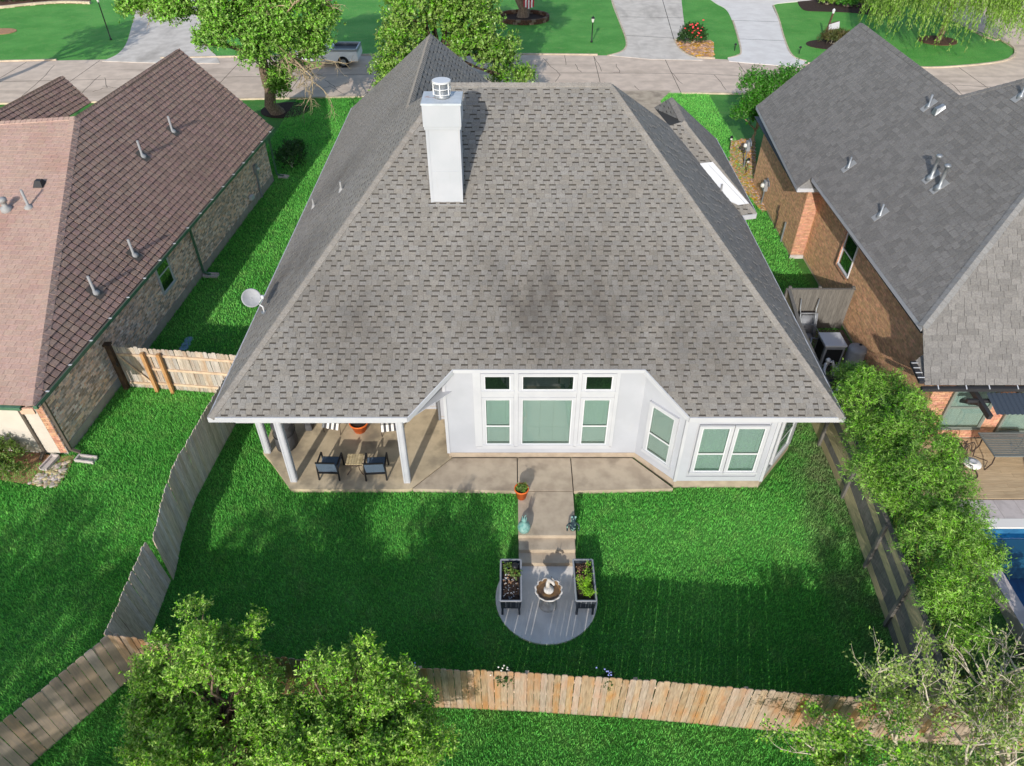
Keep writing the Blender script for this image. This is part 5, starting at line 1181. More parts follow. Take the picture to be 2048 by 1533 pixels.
link(bpy.data.objects.new('crown', leafmesh('crown', P, D, Nn, .20 * rs.uniform(.7, 1.3, m), np.full(m, .065), m_lf_wil)), wl_)
cr_ = thing('crape_myrtle', 'small bright green tree at the far corner of the slate roofed house', 'tree', (13.7, 40.3, 0))
bc = [(13.4, 39.6, 2.5, .9, .8, .9), (12.7, 39.5, 1.9, .65, .7, .6), (14.1, 39.9, 3.1, .9, .8, .9), (13.2, 40.4, 3.2, .8, .7, .8), (13.9, 39.3, 1.8, .7, .6, .6), (15.0, 40.4, 3.5, .8, .7, .7)]
trunk(cr_, (13.8, 40.4, 0), (13.7, 40.2, 1.1), .08, .06, bc, m_twig, 51); crown(cr_, bc, 1500, 11, .4, .12, .06, m_lf_crp, 52, upw=.9, outw=.5)
oak = thing('oak_tree', 'thick oak trunk rising from a ring of brown stones across the street', 'tree', (.9, 67.6, 0))
bo = [(-1, 67, 8.4, 3, 2.6, 1.8), (3, 68, 9.0, 3, 2.6, 1.8), (1, 70, 9.6, 3, 3, 2), (-3.5, 70, 8.8, 2.6, 2.6, 1.6)]
trunk(oak, (.9, 67.6, 0), (.9, 67.8, 5.2), .48, .36, bo, m_bark, 61, 1); crown(oak, bo, 2600, 8, .6, .26, .15, m_lf_big, 62)
rg_ = thing('stone_ring', 'round edging of brown stones around the oak trunk', 'edging', (.95, 67.3, 0)); rs = np.random.default_rng(5)
for row in range(2):
    for k in range(30):
        a = 2 * math.pi * (k + .5 * row) / 30; c = Vector((.95 + 2.1 * math.cos(a), 67.1 + 1.7 * math.sin(a), .02 + row * .19)); tdir = Vector((-math.sin(a), .8 * math.cos(a), 0)).normalized(); ndir = Vector((tdir.y, -tdir.x, 0))
        MB().obox(c - tdir * .2 - ndir * .1, tdir * (.39 + rs.uniform(-.02, .02)), ndir * .22, (0, 0, .18)).build('stone', m_mulch_b if k % 3 else m_bark, rg_)
sheet('mulch_bed', [(.95 + 1.98 * math.cos(t), 67.1 + 1.6 * math.sin(t)) for t in np.linspace(0, 6.28, 24, endpoint=False)], .12, m_mulch, .1)
def bush(name, label, cat, base, blobs, n, per, slen, L, Wd, mat, seed, group=None, **kw):
    t = thing(name, label, cat, base, group); crown(t, blobs, n, per, slen, L, Wd, mat, seed, 'foliage', **kw); rs = np.random.default_rng(seed); mb = MB()
    for b in blobs:
        for j in range(4):
            p = limb_pts(base, Vector(b[:3]) + Vector(rs.normal(size=3)) * .3 * b[3], rs, .03, 3); mb.tube(p, list(np.linspace(.015, .005, len(p))), 4)
    mb.build('stems', m_twig_g, t, kind='stuff'); return t
bush('box_bush', 'round light green bush against the beige back wall', 'bush', (-15.8, 15.35, 0), [(-15.7, 15.3, .55, .75, .6, .55), (-16.3, 15.4, .5, .6, .5, .45), (-15.4, 15.0, .35, .45, .4, .35)], 1100, 9, .14, .065, .036, m_lf_bush, 71, upw=.7)
rb = bush('rose_bush', 'dark green bush with red roses on the gravel corner bed', 'bush', (13.9, 60.0, 0), [(13.9, 60.0, .75, .9, .8, .7), (13.4, 59.7, .5, .6, .5, .45), (14.4, 59.8, .5, .5, .5, .45)], 700, 8, .2, .11, .07, m_lf_rose, 72, upw=.6)
rs = np.random.default_rng(73); mb = MB()
for i in range(26):
    c = Vector((13.95 + rs.normal() * .42, 59.45 + rs.normal() * .22, 1.15 + rs.normal() * .28)); mb.lathe(c, [(.03, 0), (.08, .03), (.07, .08), (.02, .1)], 7)
mb.build('roses', m_red, rb, kind='stuff')
for i, (u, v, lab) in enumerate(((1652, 10, 'lime green shrub nearest the white porch slab corner'), (1688, 14, 'spreading pale shrub in the middle of the far mulch bed'), (1722, 14, 'yellowish shrub in the far mulch bed close to the willow'))):
    p = at(u, v); bush('bed_shrub', lab, 'shrub', p, [(p.x, p.y, .45, .75, .5, .45), (p.x + .6, p.y - .2, .3, .5, .4, .3)], 320, 8, .25, .16, .09, m_lf_wil if i != 1 else m_lf_crp, 80 + i, 'shrubs in the far mulch bed', upw=.7)
p = at(1662, 88); bush('ornamental_grass', 'tuft of yellow green grasses around the sign post', 'plant', p, [(p.x, p.y, .3, .9, .5, .4), (p.x + .8, p.y + .1, .3, .6, .4, .35)], 520, 7, .4, .24, .04, m_lf_dry, 85, upw=1.)
bush('wall_shrub', 'dark shrub by the far corner of the buff brick wall', 'shrub', (-11.9, 37.4, 0), [(-11.9, 37.4, .5, .7, .9, .6), (-12.0, 38.6, .45, .6, .7, .5)], 500, 8, .2, .1, .06, m_lf_rose, 86, upw=.6)
# shade trees of the neighbouring yard behind the viewpoint: their shadow bands lie over the lawn
for k, (x, y, h, lab) in enumerate(((-17.5, -6, 8.0, 'broad shade tree nearest the brown roofed house yard, behind the viewpoint'), (-12.2, -9.5, 9.5, 'taller shade tree of the neighbouring yard, behind the viewpoint'), (-36.2, 46.5, 8.2, 'broad shade tree at the near kerb of the street, beyond the brown roofed house'))):
    st_ = thing('shade_tree', lab, 'tree', (x, y, -.34), 'shade trees of the neighbouring yards')
    bs_ = [(x + dx, y + dy, h + dz, 1.5, 1.5, 1.0) for dx, dy, dz in ((0, 0, 0), (1.6, .4, -1.1), (-1.7, .2, -1.0), (.3, 1.2, -1.8), (-.6, -1.3, -1.4), (2.6, 0, -2.6))]
    trunk(st_, (x, y, -.34), (x, y, h - 3), .28, .2, bs_, m_bark, 90 + k); crown(st_, bs_, 620, 8, .5, .24, .13, m_lf_big, 92 + k)

# ------------------------------------------------------------------ porch furniture
def armchair(label, c, rot):
    t = thing('patio_armchair', label, 'chair', (c[0], c[1], .15), 'armchairs facing the yard table')
    Rm = Matrix.Rotation(rot, 3, 'Z'); q = lambda x, y, z: Vector((c[0], c[1], .15)) + Rm @ Vector((x, y, z))   # seat opens to -y, backrest at +y
    for s in (-1, 1):
        mb = MB(); X = s * .31
        loop = [q(X, -.30, .0), q(X, -.28, .56), q(X, .30, .60), q(X, .34, .0)]
        for a, b in zip(loop[:-1], loop[1:]): mb.beam(a, b, .045, .045)
        mb.build('side_frame', m_black, t, bevel=.006)
    mb = MB(); mb.hexa([q(-.285, -.27, .36), q(.285, -.27, .36), q(.285, .26, .30), q(-.285, .26, .30), q(-.285, -.27, .40), q(.285, -.27, .40), q(.285, .26, .34), q(-.285, .26, .34)]); mb.build('seat', m_sling, t, bevel=.015)
    mb = MB(); mb.hexa([q(-.285, .24, .32), q(.285, .24, .32), q(.285, .30, .32), q(-.285, .30, .32), q(-.285, .38, .82), q(.285, .38, .82), q(.285, .43, .82), q(-.285, .43, .82)]); mb.build('backrest', m_sling, t, bevel=.015)
    mb = MB(); mb.beam(q(-.29, -.28, .34), q(.29, -.28, .34), .04, .05); mb.beam(q(-.29, .3, .28), q(.29, .3, .28), .04, .05); mb.beam(q(-.29, .41, .82), q(.29, .41, .82), .04, .04); mb.build('cross_rails', m_black, t)
armchair('blue grey sling armchair nearest the corner porch post', (-5.52, 15.12), R(178))
armchair('blue grey sling armchair between the slatted table and the middle porch post', (-4.12, 15.10), R(183))
t = thing('side_table', 'small slatted side table between two blue grey armchairs', 'table', (-4.78, 15.20, .15))
for k in range(6): MB().box(-5.02 + k * .082, -5.02 + k * .082 + .072, 14.99, 15.43, .60, .622).build('slat', m_slat_t, t)
MB().box(-5.03, -4.53, 14.98, 15.0, .575, .60).build('edge', m_iron, t); MB().box(-5.03, -4.53, 15.42, 15.44, .575, .60).build('edge', m_iron, t)
for sx in (-1, 1):
    for sy in (-1, 1): MB().tube([(-4.78 + sx * .2, 15.21 + sy * .18, .6), (-4.78 + sx * .12, 15.21 + sy * .12, .42), (-4.78 + sx * .13, 15.21 + sy * .13, .3), (-4.78 + sx * .25, 15.21 + sy * .22, .15)], .013, 6).build('leg', m_iron, t)
MB().tube([(-4.78 + .12 * math.cos(a), 15.21 + .12 * math.sin(a), .40) for a in np.linspace(0, 6.28, 14, endpoint=False)], .01, 5, close=True).build('ring', m_iron, t)
def striped(label, c, rot):
    t = thing('striped_chair', label, 'chair', (c[0], c[1], .15), 'striped canvas chairs at the back of the porch'); Rm = Matrix.Rotation(rot, 3, 'Z'); q = lambda x, y, z: Vector((c[0], c[1], .15)) + Rm @ Vector((x, y, z))
    for s in (-1, 1):
        MB().tube([q(s * .29, -.32, 0), q(s * .29, -.26, .42), q(s * .29, .24, .36), q(s * .29, .5, .9)], .014, 6).build('side_frame', m_iron, t); MB().tube([q(s * .29, .36, 0), q(s * .29, .0, .4), q(s * .31, -.1, .6), q(s * .31, .33, .62)], .014, 6).build('arm_frame', m_iron, t)
    prof = [(-.40, .28), (-.28, .44), (0, .40), (.24, .38), (.38, .64), (.5, .92)]
    for k in range(7):
        x0, x1 = -.28 + k * .08, -.28 + (k + 1) * .08; mb = MB()
        for (y0, z0), (y1, z1) in zip(prof[:-1], prof[1:]): mb.hexa([q(x0, y0, z0), q(x1, y0, z0), q(x1, y1, z1), q(x0, y1, z1), q(x0, y0, z0 + .02), q(x1, y0, z0 + .02), q(x1, y1, z1 + .02), q(x0, y1, z1 + .02)])
        mb.build('canvas_stripe', m_stripe_d if k % 2 else m_stripe_w, t)
striped('striped canvas chair turned slightly toward the covered grill', (-5.75, 17.1), R(-14)); striped('striped canvas chair beside the porch post, past the terracotta planter', (-3.95, 17.0), R(8))
def pot(name, label, cat, c, r, h, mat, soil=True):
    t = thing(name, label, cat, c); MB().lathe(c, [(r * .62, 0), (r * .95, h * .86), (r * 1.04, h * .87), (r * 1.04, h), (r * .92, h), (r * .9, h * .86)], 22).build('pot', mat, t, True)
    MB().lathe(Vector(c) + Vector((0, 0, h * .80)), [(r * .92, 0), (r * .88, .03), (.01, .05)], 18).build('soil', m_soil, t); return t
pot('terracotta_planter', 'wide terracotta pot between the two striped chairs', 'flower pot', Vector((-4.95, 16.95, .15)), .30, .38, m_terra)
t = pot('orange_pot', 'bright orange pot with sprouting greens at the walkway edge', 'flower pot', Vector((.28, 14.12, .143)), .21, .40, m_terra); crown(t, [(.31, 14.12, .5, .13, .12, .08)], 60, 7, .10, .07, .03, m_lf_bush, 101, 'plant', upw=.8)
t = thing('covered_grill', 'barbecue under a dark grey fabric cover by the outer porch posts', 'grill', (-7.2, 16.35, .15)); mb = MB()
mb.lathe((-7.18, 16.35, .15), [(.40, 0), (.39, .2), (.37, .55), (.35, .85), (.40, .95), (.30, 1.08), (.1, 1.13)], 14, sx=.85, sy=1.1); mb.build('cover', m_cover, t, True)
MB().tube([(-7.18 + .335 * math.cos(a), 16.35 + .43 * math.sin(a), .72) for a in np.linspace(0, 6.28, 22, endpoint=False)], .012, 5, close=True).build('drawstring', m_black, t)
MB().box(-6.72, -6.5, 16.9, 17.35, .15, .95).build('side_shelf', m_cover, t, bevel=.03)

# ------------------------------------------------------------------ ornaments, planters and fountain on the walk
t = thing('verdigris_ornament', 'turquoise metal garden figure with round belly and crown on the walkway', 'ornament', (.34, 12.88, .142)); b = Vector((.34, 12.88, .142))
MB().lathe(b, [(.10, 0), (.16, .06), (.185, .17), (.16, .28), (.08, .36), (.05, .40), (.075, .46), (.07, .52), (.03, .55)], 18).build('body', m_copper, t, True)
for k in range(5): a = k * 1.257; MB().lathe(b + Vector((.06 * math.cos(a), .06 * math.sin(a), .52)), [(.018, 0), (.012, .05), (.003, .10)], 6).build('crown_point', m_copper, t)
MB().tube([b + Vector((0, .0, .55)), b + Vector((.02, .02, .62)), b + Vector((.06, .03, .66))], .01, 5).build('stem', m_copper, t)
t = thing('glazed_frog_ornament', 'dark glazed figure with pale spots at the far walkway edge', 'ornament', (1.72, 12.92, .142)); b = Vector((1.72, 12.92, .142))
MB().lathe(b, [(.06, 0), (.12, .08), (.13, .22), (.08, .36), (.10, .44), (.09, .54), (.03, .6)], 14, sx=.8).build('body', m_darkblue, t, True)
for s in (-1, 1): MB().tube([b + Vector((s * .08, 0, .3)), b + Vector((s * .17, -.04, .24)), b + Vector((s * .16, -.1, .08))], .025, 6).build('limb', m_darkblue, t, True); MB().lathe(b + Vector((s * .05, -.03, .56)), [(.01, 0), (.03, .02), (.03, .05), (.01, .07)], 8).build('eye', m_copper, t, True)
def planter(label, x0, x1, seed):
    y0, y1 = 10.44, 11.70; zb, zt = -.28, .42
    t = thing('raised_planter', label, 'planter', ((x0 + x1) / 2, 11.05, zb), 'raised planter troughs beside the fountain')
    i = .035; e = .02
    mb = MB(); B = [(x0 + e, y0 + e, .04), (x1 - e, y0 + e, .04), (x1 - e, y1 - e, .04), (x0 + e, y1 - e, .04)]; T = [(x0, y0, zt), (x1, y0, zt), (x1, y1, zt), (x0, y1, zt)]
    Ti = [(x0 + i, y0 + i, zt), (x1 - i, y0 + i, zt), (x1 - i, y1 - i, zt), (x0 + i, y1 - i, zt)]; Bi = [(x0 + i + .03, y0 + i + .03, .25), (x1 - i - .03, y0 + i + .03, .25), (x1 - i - .03, y1 - i - .03, .25), (x0 + i + .03, y1 - i - .03, .25)]
    mb.face(B[::-1])
    for k in range(4): j = (k + 1) % 4; mb.face([B[k], B[j], T[j], T[k]]); mb.face([T[k], T[j], Ti[j], Ti[k]]); mb.face([Ti[k], Ti[j], Bi[j], Bi[k]])
    mb.build('trough', m_navy, t)
    rim = MB()
    for k in range(4): j = (k + 1) % 4; rim.beam(Vector(T[k]), Vector(T[j]), .045, .03)
    rim.build('rim', m_greyplastic, t, bevel=.008)
    for x in (x0 + .06, x1 - .06):
        for yy in (y0 + .06, y1 - .06): MB().beam((x, yy, .14), (x + (.012 if x > (x0 + x1) / 2 else -.012), yy, zb), .055, .055).build('leg', m_navy, t)
    s = MB(); s.box(x0 + .05, x1 - .05, y0 + .05, y1 - .05, .2, .33); s.build('soil', m_soil, t)
    for k in range(3): MB().box(x0 + (x1 - x0) * (.25 + .25 * k) - .006, x0 + (x1 - x0) * (.25 + .25 * k) + .006, y0 - .003, y0 + .03, .13, zt - .02).build('panel_seam', m_greyplastic, t)
    return t
pl1 = planter('dark raised trough with bare soil, mulch chips and a small watering can', -.30, .24, 1)
pl2 = planter('dark raised trough planted with a bright lime fern', 1.64, 2.16, 2)
crown(pl1, [(-.1, 11.45, .36, .12, .14, .06), (.1, 11.25, .36, .1, .1, .06)], 60, 8, .09, .06, .03, m_lf_bush, 111, 'seedlings', upw=.8)
rs = np.random.default_rng(112)
def chips(parent, x0, x1, y0, y1, z, n, mats, size, seed, name='bark_chip'):
    rs = np.random.default_rng(seed)
    for mi, m_ in enumerate(mats):
        mb = MB()
        for i in range(n // len(mats)):
            c = Vector((rs.uniform(x0, x1), rs.uniform(y0, y1), z + rs.uniform(0, .02))); a = Vector(rs.normal(size=3)); a.z *= .3; a = a.normalized() * size * rs.uniform(.5, 1.3); b = Vector(rs.normal(size=3)); b = (b - a.normalized() * b.dot(a.normalized())).normalized() * size * .4; cc = a.cross(b).normalized() * size * .25
            mb.obox(c, a, b, cc)
        mb.build(name, m_, parent, kind='stuff')
chips(pl1, -.22, .14, 10.95, 11.6, .335, 90, (m_sand, m_bark, m_whiteplastic), .06, 3); chips(pl1, -.22, .14, 10.52, 10.95, .335, 60, (m_soil, m_greyplastic), .04, 4)
chips(pl2, 1.71, 2.07, 11.0, 11.62, .335, 90, (m_sand, m_mulch_b), .06, 5)
MB().lathe((.08, 11.48, .34), [(.09, 0), (.10, .02), (.09, .14), (.04, .17)], 12).build('watering_can', m_black, pl1, True)
rs = np.random.default_rng(120); P = []; D = []
for k in range(9):
    a = rs.uniform(0, 6.28); base = Vector((1.95 + rs.normal() * .06, 10.78 + rs.normal() * .12, .33)); e = base + Vector((rs.normal() * .12, rs.normal() * .22, rs.uniform(.32, .5))); pts = limb_pts(base, e, rs, .05, 6)
    for j in range(160): t_ = rs.random() * 5.99; i = int(t_); q = pts[i].lerp(pts[i + 1], t_ - i); P.append(tuple(q + Vector(rs.normal(size=3)) * .035)); D.append(tuple(Vector(rs.normal(size=3)) + Vector((0, 0, .6))))
P = np.array(P); D = np.array(D); m = len(P); fo = thing('lime_fern', 'bright lime green plumy fern growing in the dark trough', 'plant', (1.95, 10.78, .33)); link(bpy.data.objects.new('foliage', leafmesh('foliage', P, D, rs.normal(size=(m, 3)), .05 * rs.uniform(.7, 1.3, m), np.full(m, .014), m_lf_fern)), fo)
ft = thing('garden_fountain', 'scalloped cast stone fountain on a fluted pedestal amid the round pad', 'fountain', (.95, 10.78, -.28)); c = Vector((.95, 10.78, -.28))
MB().lathe(c, [(.24, 0), (.24, .05), (.19, .08), (.15, .16), (.13, .36), (.16, .46), (.2, .5)], 20).build('pedestal', m_fount, ft, True)
mb = MB(); n = 48; rings = [(.16, .48, 0), (.28, .56, .5), (.355, .68, 1), (.36, .70, 1), (.315, .69, 1), (.26, .62, .5), (.14, .58, 0)]
for r, z, sc in rings:
    for j in range(n): a = 2 * math.pi * j / n; w_ = abs(math.sin(a * 6)) ** .7; mb.v.append((c.x + (r + .03 * sc * (w_ - .5)) * math.cos(a), c.y + (r + .03 * sc * (w_ - .5)) * math.sin(a), c.z + z + .03 * sc * (w_ - .5)))
for i in range(len(rings) - 1):
    for j in range(n): mb.f.append((i * n + j, i * n + (j + 1) % n, (i + 1) * n + (j + 1) % n, (i + 1) * n + j)); mb.m.append(1 if i >= 4 else 0)
mb.f.append(tuple(6 * n + j for j in range(n))); mb.m.append(1); mb.build('bowl', [m_fount, m_fount_in], ft, True)
MB().lathe(c + Vector((0, 0, .635)), [(.275, 0), (.01, .002)], 32).build('bowl_water', M('brown_water', S(88, 66, 46), S(120, 92, 60), 5, rough=.08, spec=.6), ft)
MB().lathe(c + Vector((0, -.02, .56)), [(.06, 0), (.06, .1), (.13, .14), (.13, .18), (.05, .2)], 16).build('upper_dish', m_fount, ft, True)
MB().tube([c + Vector((-.02, .04, .7)), c + Vector((-.02, .10, .86)), c + Vector((.0, .12, .94)), c + Vector((.10, .06, .93)), c + Vector((.14, .02, .86))], [.06, .055, .06, .05, .03], 8).build('figure', m_fount, ft, True)
MB().tube([c + Vector((.06, .12, .9)), c + Vector((.07, .14, 1.06))], .008, 5).build('spout', m_black, ft)
for k in range(8): a = k * .785; MB().tube([c + Vector((.145 * math.cos(a), .145 * math.sin(a), .14)), c + Vector((.13 * math.cos(a), .13 * math.sin(a), .42))], .014, 5).build('flute', m_fount, ft)

# ------------------------------------------------------------------ beds, stones, splash blocks, discs
sheet('soil_bed', px([(0, 905), (60, 900), (110, 915), (150, 912), (135, 950), (115, 975), (60, 970), (0, 960), (-30, 940)]), .03, m_sand, .06)
def stones(name, poly, z, n, r0, r1, mat, seed, nind, label=None):
    rs = np.random.default_rng(seed); poly = np.array(poly); lo, hi = poly.min(0), poly.max(0); P = np.stack([rs.uniform(lo[0], hi[0], n * 4), rs.uniform(lo[1], hi[1], n * 4)], 1); P = P[inpoly(P, poly)][:n]
    proto = []
    for k in range(6):
        mb = MB(); mb.lathe((0, 0, -.3), [(.5, 0), (.95, .2), (1., .42), (.7, .75), (.25, .88)], 7, sx=1.0 + .25 * (k % 3), sy=.8); me = mb.mesh(name, mat); proto.append(me)
    bed = bpy.data.objects.new(name + '_bed', MB().prism(ccw([tuple(p) for p in poly]), z - .05, z).mesh(name + '_bed', m_sand)); link(bed); tag(bed, kind='structure')
    field = MB()
    for i, p in enumerate(P):
        r = rs.uniform(r0, r1)
        if i < nind:
            o = bpy.data.objects.new(name, proto[rs.integers(6)]); link(o, bed, (p[0], p[1], z + r * .12)); o.scale = (r, r, r * .8); o.rotation_euler = (0, 0, rs.uniform(0, 6.28))
        else: field.lathe((p[0], p[1], z - r * .3), [(r * .5, 0), (r, r * .3), (r * .9, r * .6), (r * .3, r * .85)], 6)
    if field.f: field.build(name + '_field', mat, bed, kind='stuff')
stones('river_stone', px([(112, 930), (138, 925), (128, 955), (112, 976), (90, 974), (60, 970), (75, 955)]), .04, 130, .04, .085, m_stone, 131, 130)
stones('brown_pebble', px([(1462, 283), (1508, 278), (1512, 330), (1522, 400), (1545, 417), (1524, 425), (1480, 372), (1458, 340)]), .03, 900, .05, .10, m_stone_b, 132, 260)
stones('corner_stone', px([(1349, 81), (1373, 80), (1424, 84), (1427, 114), (1395, 115), (1374, 107), (1357, 94)]), .05, 420, .08, .18, m_stone_b, 133, 200)
def splash(label, c, rot, L=.6, w=.27):
    t = thing('splash_block', label, 'splash block', c, 'concrete splash blocks under the downspouts'); Rm = Matrix.Rotation(rot, 3, 'Z'); q = lambda x, y, z: Vector(c) + Rm @ Vector((x, y, z))
    MB().obox(q(-w / 2, 0, 0), Rm @ Vector((w, 0, 0)), Rm @ Vector((0, -L, 0)), (0, 0, .04)).build('base', m_paver, t)
    for s in (-1, 1): MB().beam(q(s * (w / 2 - .02), 0, .07), q(s * (w / 2 - .02), -L, .06), .045, .09).build('side_wall', m_paver, t)
    MB().beam(q(-w / 2, -.02, .07), q(w / 2, -.02, .07), .05, .1).build('end_wall', m_paver, t)
splash('concrete splash block lying among the river stones', (-14.36, 15.85, .05), R(-12)); splash('concrete splash block on the lawn below the corner downspout', (-13.68, 15.78, .01), R(82), .62)
splash('concrete splash block under the downspout past the brick wall window', (-13.15, 26.5, .01), R(86), .62); splash('concrete splash block at the far end of the buff brick wall', (-12.30, 36.2, .01), R(80), .5)
for i, (u, v) in enumerate(((378, 680), (373, 689), (368, 697))):
    p = at(u, v); tag(MB().lathe((p.x, p.y, -.02), [(.17, 0), (.17, .05), (.15, .06)], 14).build('stepping_disc', m_blue_st), ('bluish stepping disc on shaded grass, furthest from the cross fence', 'bluish stepping disc on shaded grass, middle of three', 'bluish stepping disc on shaded grass, closest to the cross fence')[i], 'stepping stone', 'bluish stepping discs')
def disc(name, c, rx, ry, z, mat): sheet(name, [(c[0] + rx * math.cos(t), c[1] + ry * math.sin(t)) for t in np.linspace(0, 6.28, 26, endpoint=False)], z, mat, .08)
disc('mulch_bed', (-14.3, 45.9), 1.5, 1.35, .05, m_mulch); disc('mulch_bed', (33.5, 60.9), 1.5, 1.3, .05, m_mulch_b); disc('mulch_bed', tuple(at(1664, 90)[:2]), 2.0, 1.3, .04, m_mulch)
sheet('mulch_bed', px(smooth([(1595, 5), (1600, 14), (1612, 22), (1650, 24), (1700, 26), (1760, 32), (1800, 30)]) + [(1800, -6), (1600, -6)]), .04, m_mulch, .08)
sheet('mulch_bed', px(smooth([(-60, 20), (0, 18), (60, 12), (120, 8), (180, 9)]) + [(185, -30), (-60, -30)]), .04, m_mulch_b, .08)
eb = thing('bed_edging', 'pale stone edging along the flower bed beyond the shaded lawn', 'edging', at(60, 12)); pp = smooth([(-60, 20), (0, 18), (60, 12), (120, 8), (180, 9)], 9)
for a, b in zip(pp[:-1], pp[1:]):
    A, B = at(*a), at(*b); d = B - A; MB().obox(A, d * .93, Vector((0, .3, 0)), (0, 0, .2)).build('edging_stone', m_kerb, eb)
for i, (u, v, lab) in enumerate(((20, 4, 'purple green bedding plants at the end of the stone edged bed'), (70, 2, 'low bedding plants behind the middle of the stone edging'))):
    p = at(u, v); bush('bedding_plant', lab, 'plant', p, [(p.x, p.y, .3, 1.2, .5, .3)], 250, 7, .2, .14, .07, m_lf_rose, 140 + i, 'bedding plants behind the stone edging')
disc('mulch_bed', tuple(at(0, 64)[:2]), 1.3, .9, .04, m_sand)

# ------------------------------------------------------------------ street furniture and the pickup
def lamp_post(label, p, h):
    t = thing('lamp_post', label, 'lamp post', p, 'black garden lamp posts across the street'); p = Vector(p)
    MB().lathe(p, [(.09, 0), (.09, .08), (.045, .12), (.04, h - .42), (.06, h - .40)], 10).build('post', m_black, t, True)
    MB().lathe(p + Vector((0, 0, h - .40)), [(.07, 0), (.13, .26), (.13, .28)], 6).build('lantern_glass', m_lampglass, t); MB().lathe(p + Vector((0, 0, h - .12)), [(.17, 0), (.15, .03), (.04, .12), (.02, .18)], 8).build('lantern_cap', m_black, t)
lamp_post('black lamp post standing on the sunlit lawn beside the cracked driveway', at(1183, 85), 1.85); lamp_post('tall black lamp post beside the dead boughs on the shaded lawn', at(222, 80), 3.1)
p = at(1647, 80); t = thing('yard_sign', 'wooden post with lantern and small white board in the grass tuft bed', 'sign', p)
MB().beam(p, p + Vector((.25, .1, 1.9)), .12, .12).build('post', m_old, t); MB().lathe(p + Vector((.25, .1, 1.9)), [(.08, 0), (.11, .2), (.13, .22), (.02, .34)], 6).build('lantern', m_whiteplastic, t)
MB().obox(p + Vector((.2, -.06, .62)), (.75, -.05, .25), (0, .03, 0), (-.1, 0, .5)).build('board', m_white, t); MB().beam(p + Vector((.1, 0, 1.16)), p + Vector((.85, 0, 1.36)), .05, .05).build('bracket', m_old, t)
for i, (u, v, lab) in enumerate(((1469, 102, 'tiny dark path light on the lawn strip by the pale driveway'), (1598, 108, 'tiny dark path light on the lawn by the sloping roof edge'))):
    q = at(u, v); t = thing('path_light', lab, 'path light', q, 'path lights by the pale driveway'); MB().lathe(q, [(.03, 0), (.03, .4), (.1, .42), (.09, .5), (.02, .54)], 8).build('stem', m_black, t)
for i, (x, y, lab) in enumerate(((12.45, 36.6, 'thin dark path light standing in the brown pebbles'), (12.25, 39.6, 'thin dark path light on the pebble bed corner near the small tree'))):
    t = thing('path_light', lab, 'path light', (x, y, 0), 'path lights in the pebble bed'); MB().lathe((x, y, 0), [(.02, 0), (.02, .75), (.1, .77), (.09, .84), (.02, .9)], 8).build('stem', m_black, t); MB().lathe((x, y, .66), [(.06, 0), (.06, .1)], 8).build('lamp_glass', m_lampglass, t)
fp = aty(1057, 18, 66.4); t = thing('flag', 'striped red and white flag hanging in the oak shade', 'flag', (fp.x, 66.4, fp.z)); x0 = fp.x - .42; MB().tube([(x0 - .3, 67.2, fp.z + 1.4), (x0 + 1.0, 66.1, fp.z + 2.6)], .025, 6).build('pole', m_black, t)
for k in range(7):
    m_ = m_flag_r if k % 2 == 0 else m_flag_w; mb = MB(); xa, xb = x0 + k * .125, x0 + (k + 1) * .125
    for j in range(8):
        za, zb = fp.z + j * .26 + abs(k - 3) * .05, fp.z + (j + 1) * .26 + abs(k - 3) * .05; w0_, w1_ = .05 * math.sin(k * 1.7 + j * .4), .05 * math.sin((k + 1) * 1.7 + j * .4); w2_, w3_ = .05 * math.sin(k * 1.7 + j * .4 + .4), .05 * math.sin((k + 1) * 1.7 + j * .4 + .4)
        mb.hexa([(xa, 66.4 + w0_, za), (xb, 66.4 + w1_, za), (xb, 66.41 + w1_, za), (xa, 66.41 + w0_, za), (xa, 66.4 + w2_, zb), (xb, 66.4 + w3_, zb), (xb, 66.41 + w3_, zb), (xa, 66.41 + w2_, zb)])
    mb.build('stripe', m_flag_r if k % 2 == 0 else m_flag_w, t)
tk = thing('pickup_truck', 'white pickup truck with open bed parked behind the dead boughs', 'truck', (-13.6, 55.4, .02)); X0, Yc, z = -16.5, 55.2, .02; hw = .96
def tq(x, s, h): return (X0 + x, Yc + s * hw, z + h)
def sect(prof, w, name, mat, parent, bev=.04):       # side profile (x,h) extruded across the width
    mb = MB(); k = len(prof); mb.v = [(X0 + x, Yc - w, z + h) for x, h in prof] + [(X0 + x, Yc + w, z + h) for x, h in prof]
    mb.f = [tuple(range(k)), tuple(reversed(range(k, 2 * k)))] + [(i, i + k, (i + 1) % k + k, (i + 1) % k) for i in range(k)]; mb.m = [0] * len(mb.f); return mb.build(name, mat, parent, bevel=bev)
body = sect([(0.05, .42), (5.5, .42), (5.55, .62), (5.5, 1.08), (3.6, 1.08), (3.55, 1.12), (1.55, 1.12), (.35, 1.0), (.05, .85)], hw, 'body', m_truck, tk)
cab = sect([(1.45, 1.1), (2.15, 1.74), (3.2, 1.78), (3.52, 1.1)], hw * .86, 'cab', m_truck, tk)
mb = MB(); mb.face([(X0 + 1.50, Yc - .7, z + 1.16), (X0 + 1.50, Yc + .7, z + 1.16), (X0 + 2.08, Yc + .66, z + 1.70), (X0 + 2.08, Yc - .66, z + 1.70)]); mb.v = [(x - .03, y, zz + .02) for x, y, zz in mb.v]; mb.build('windscreen', m_carglass, tk)
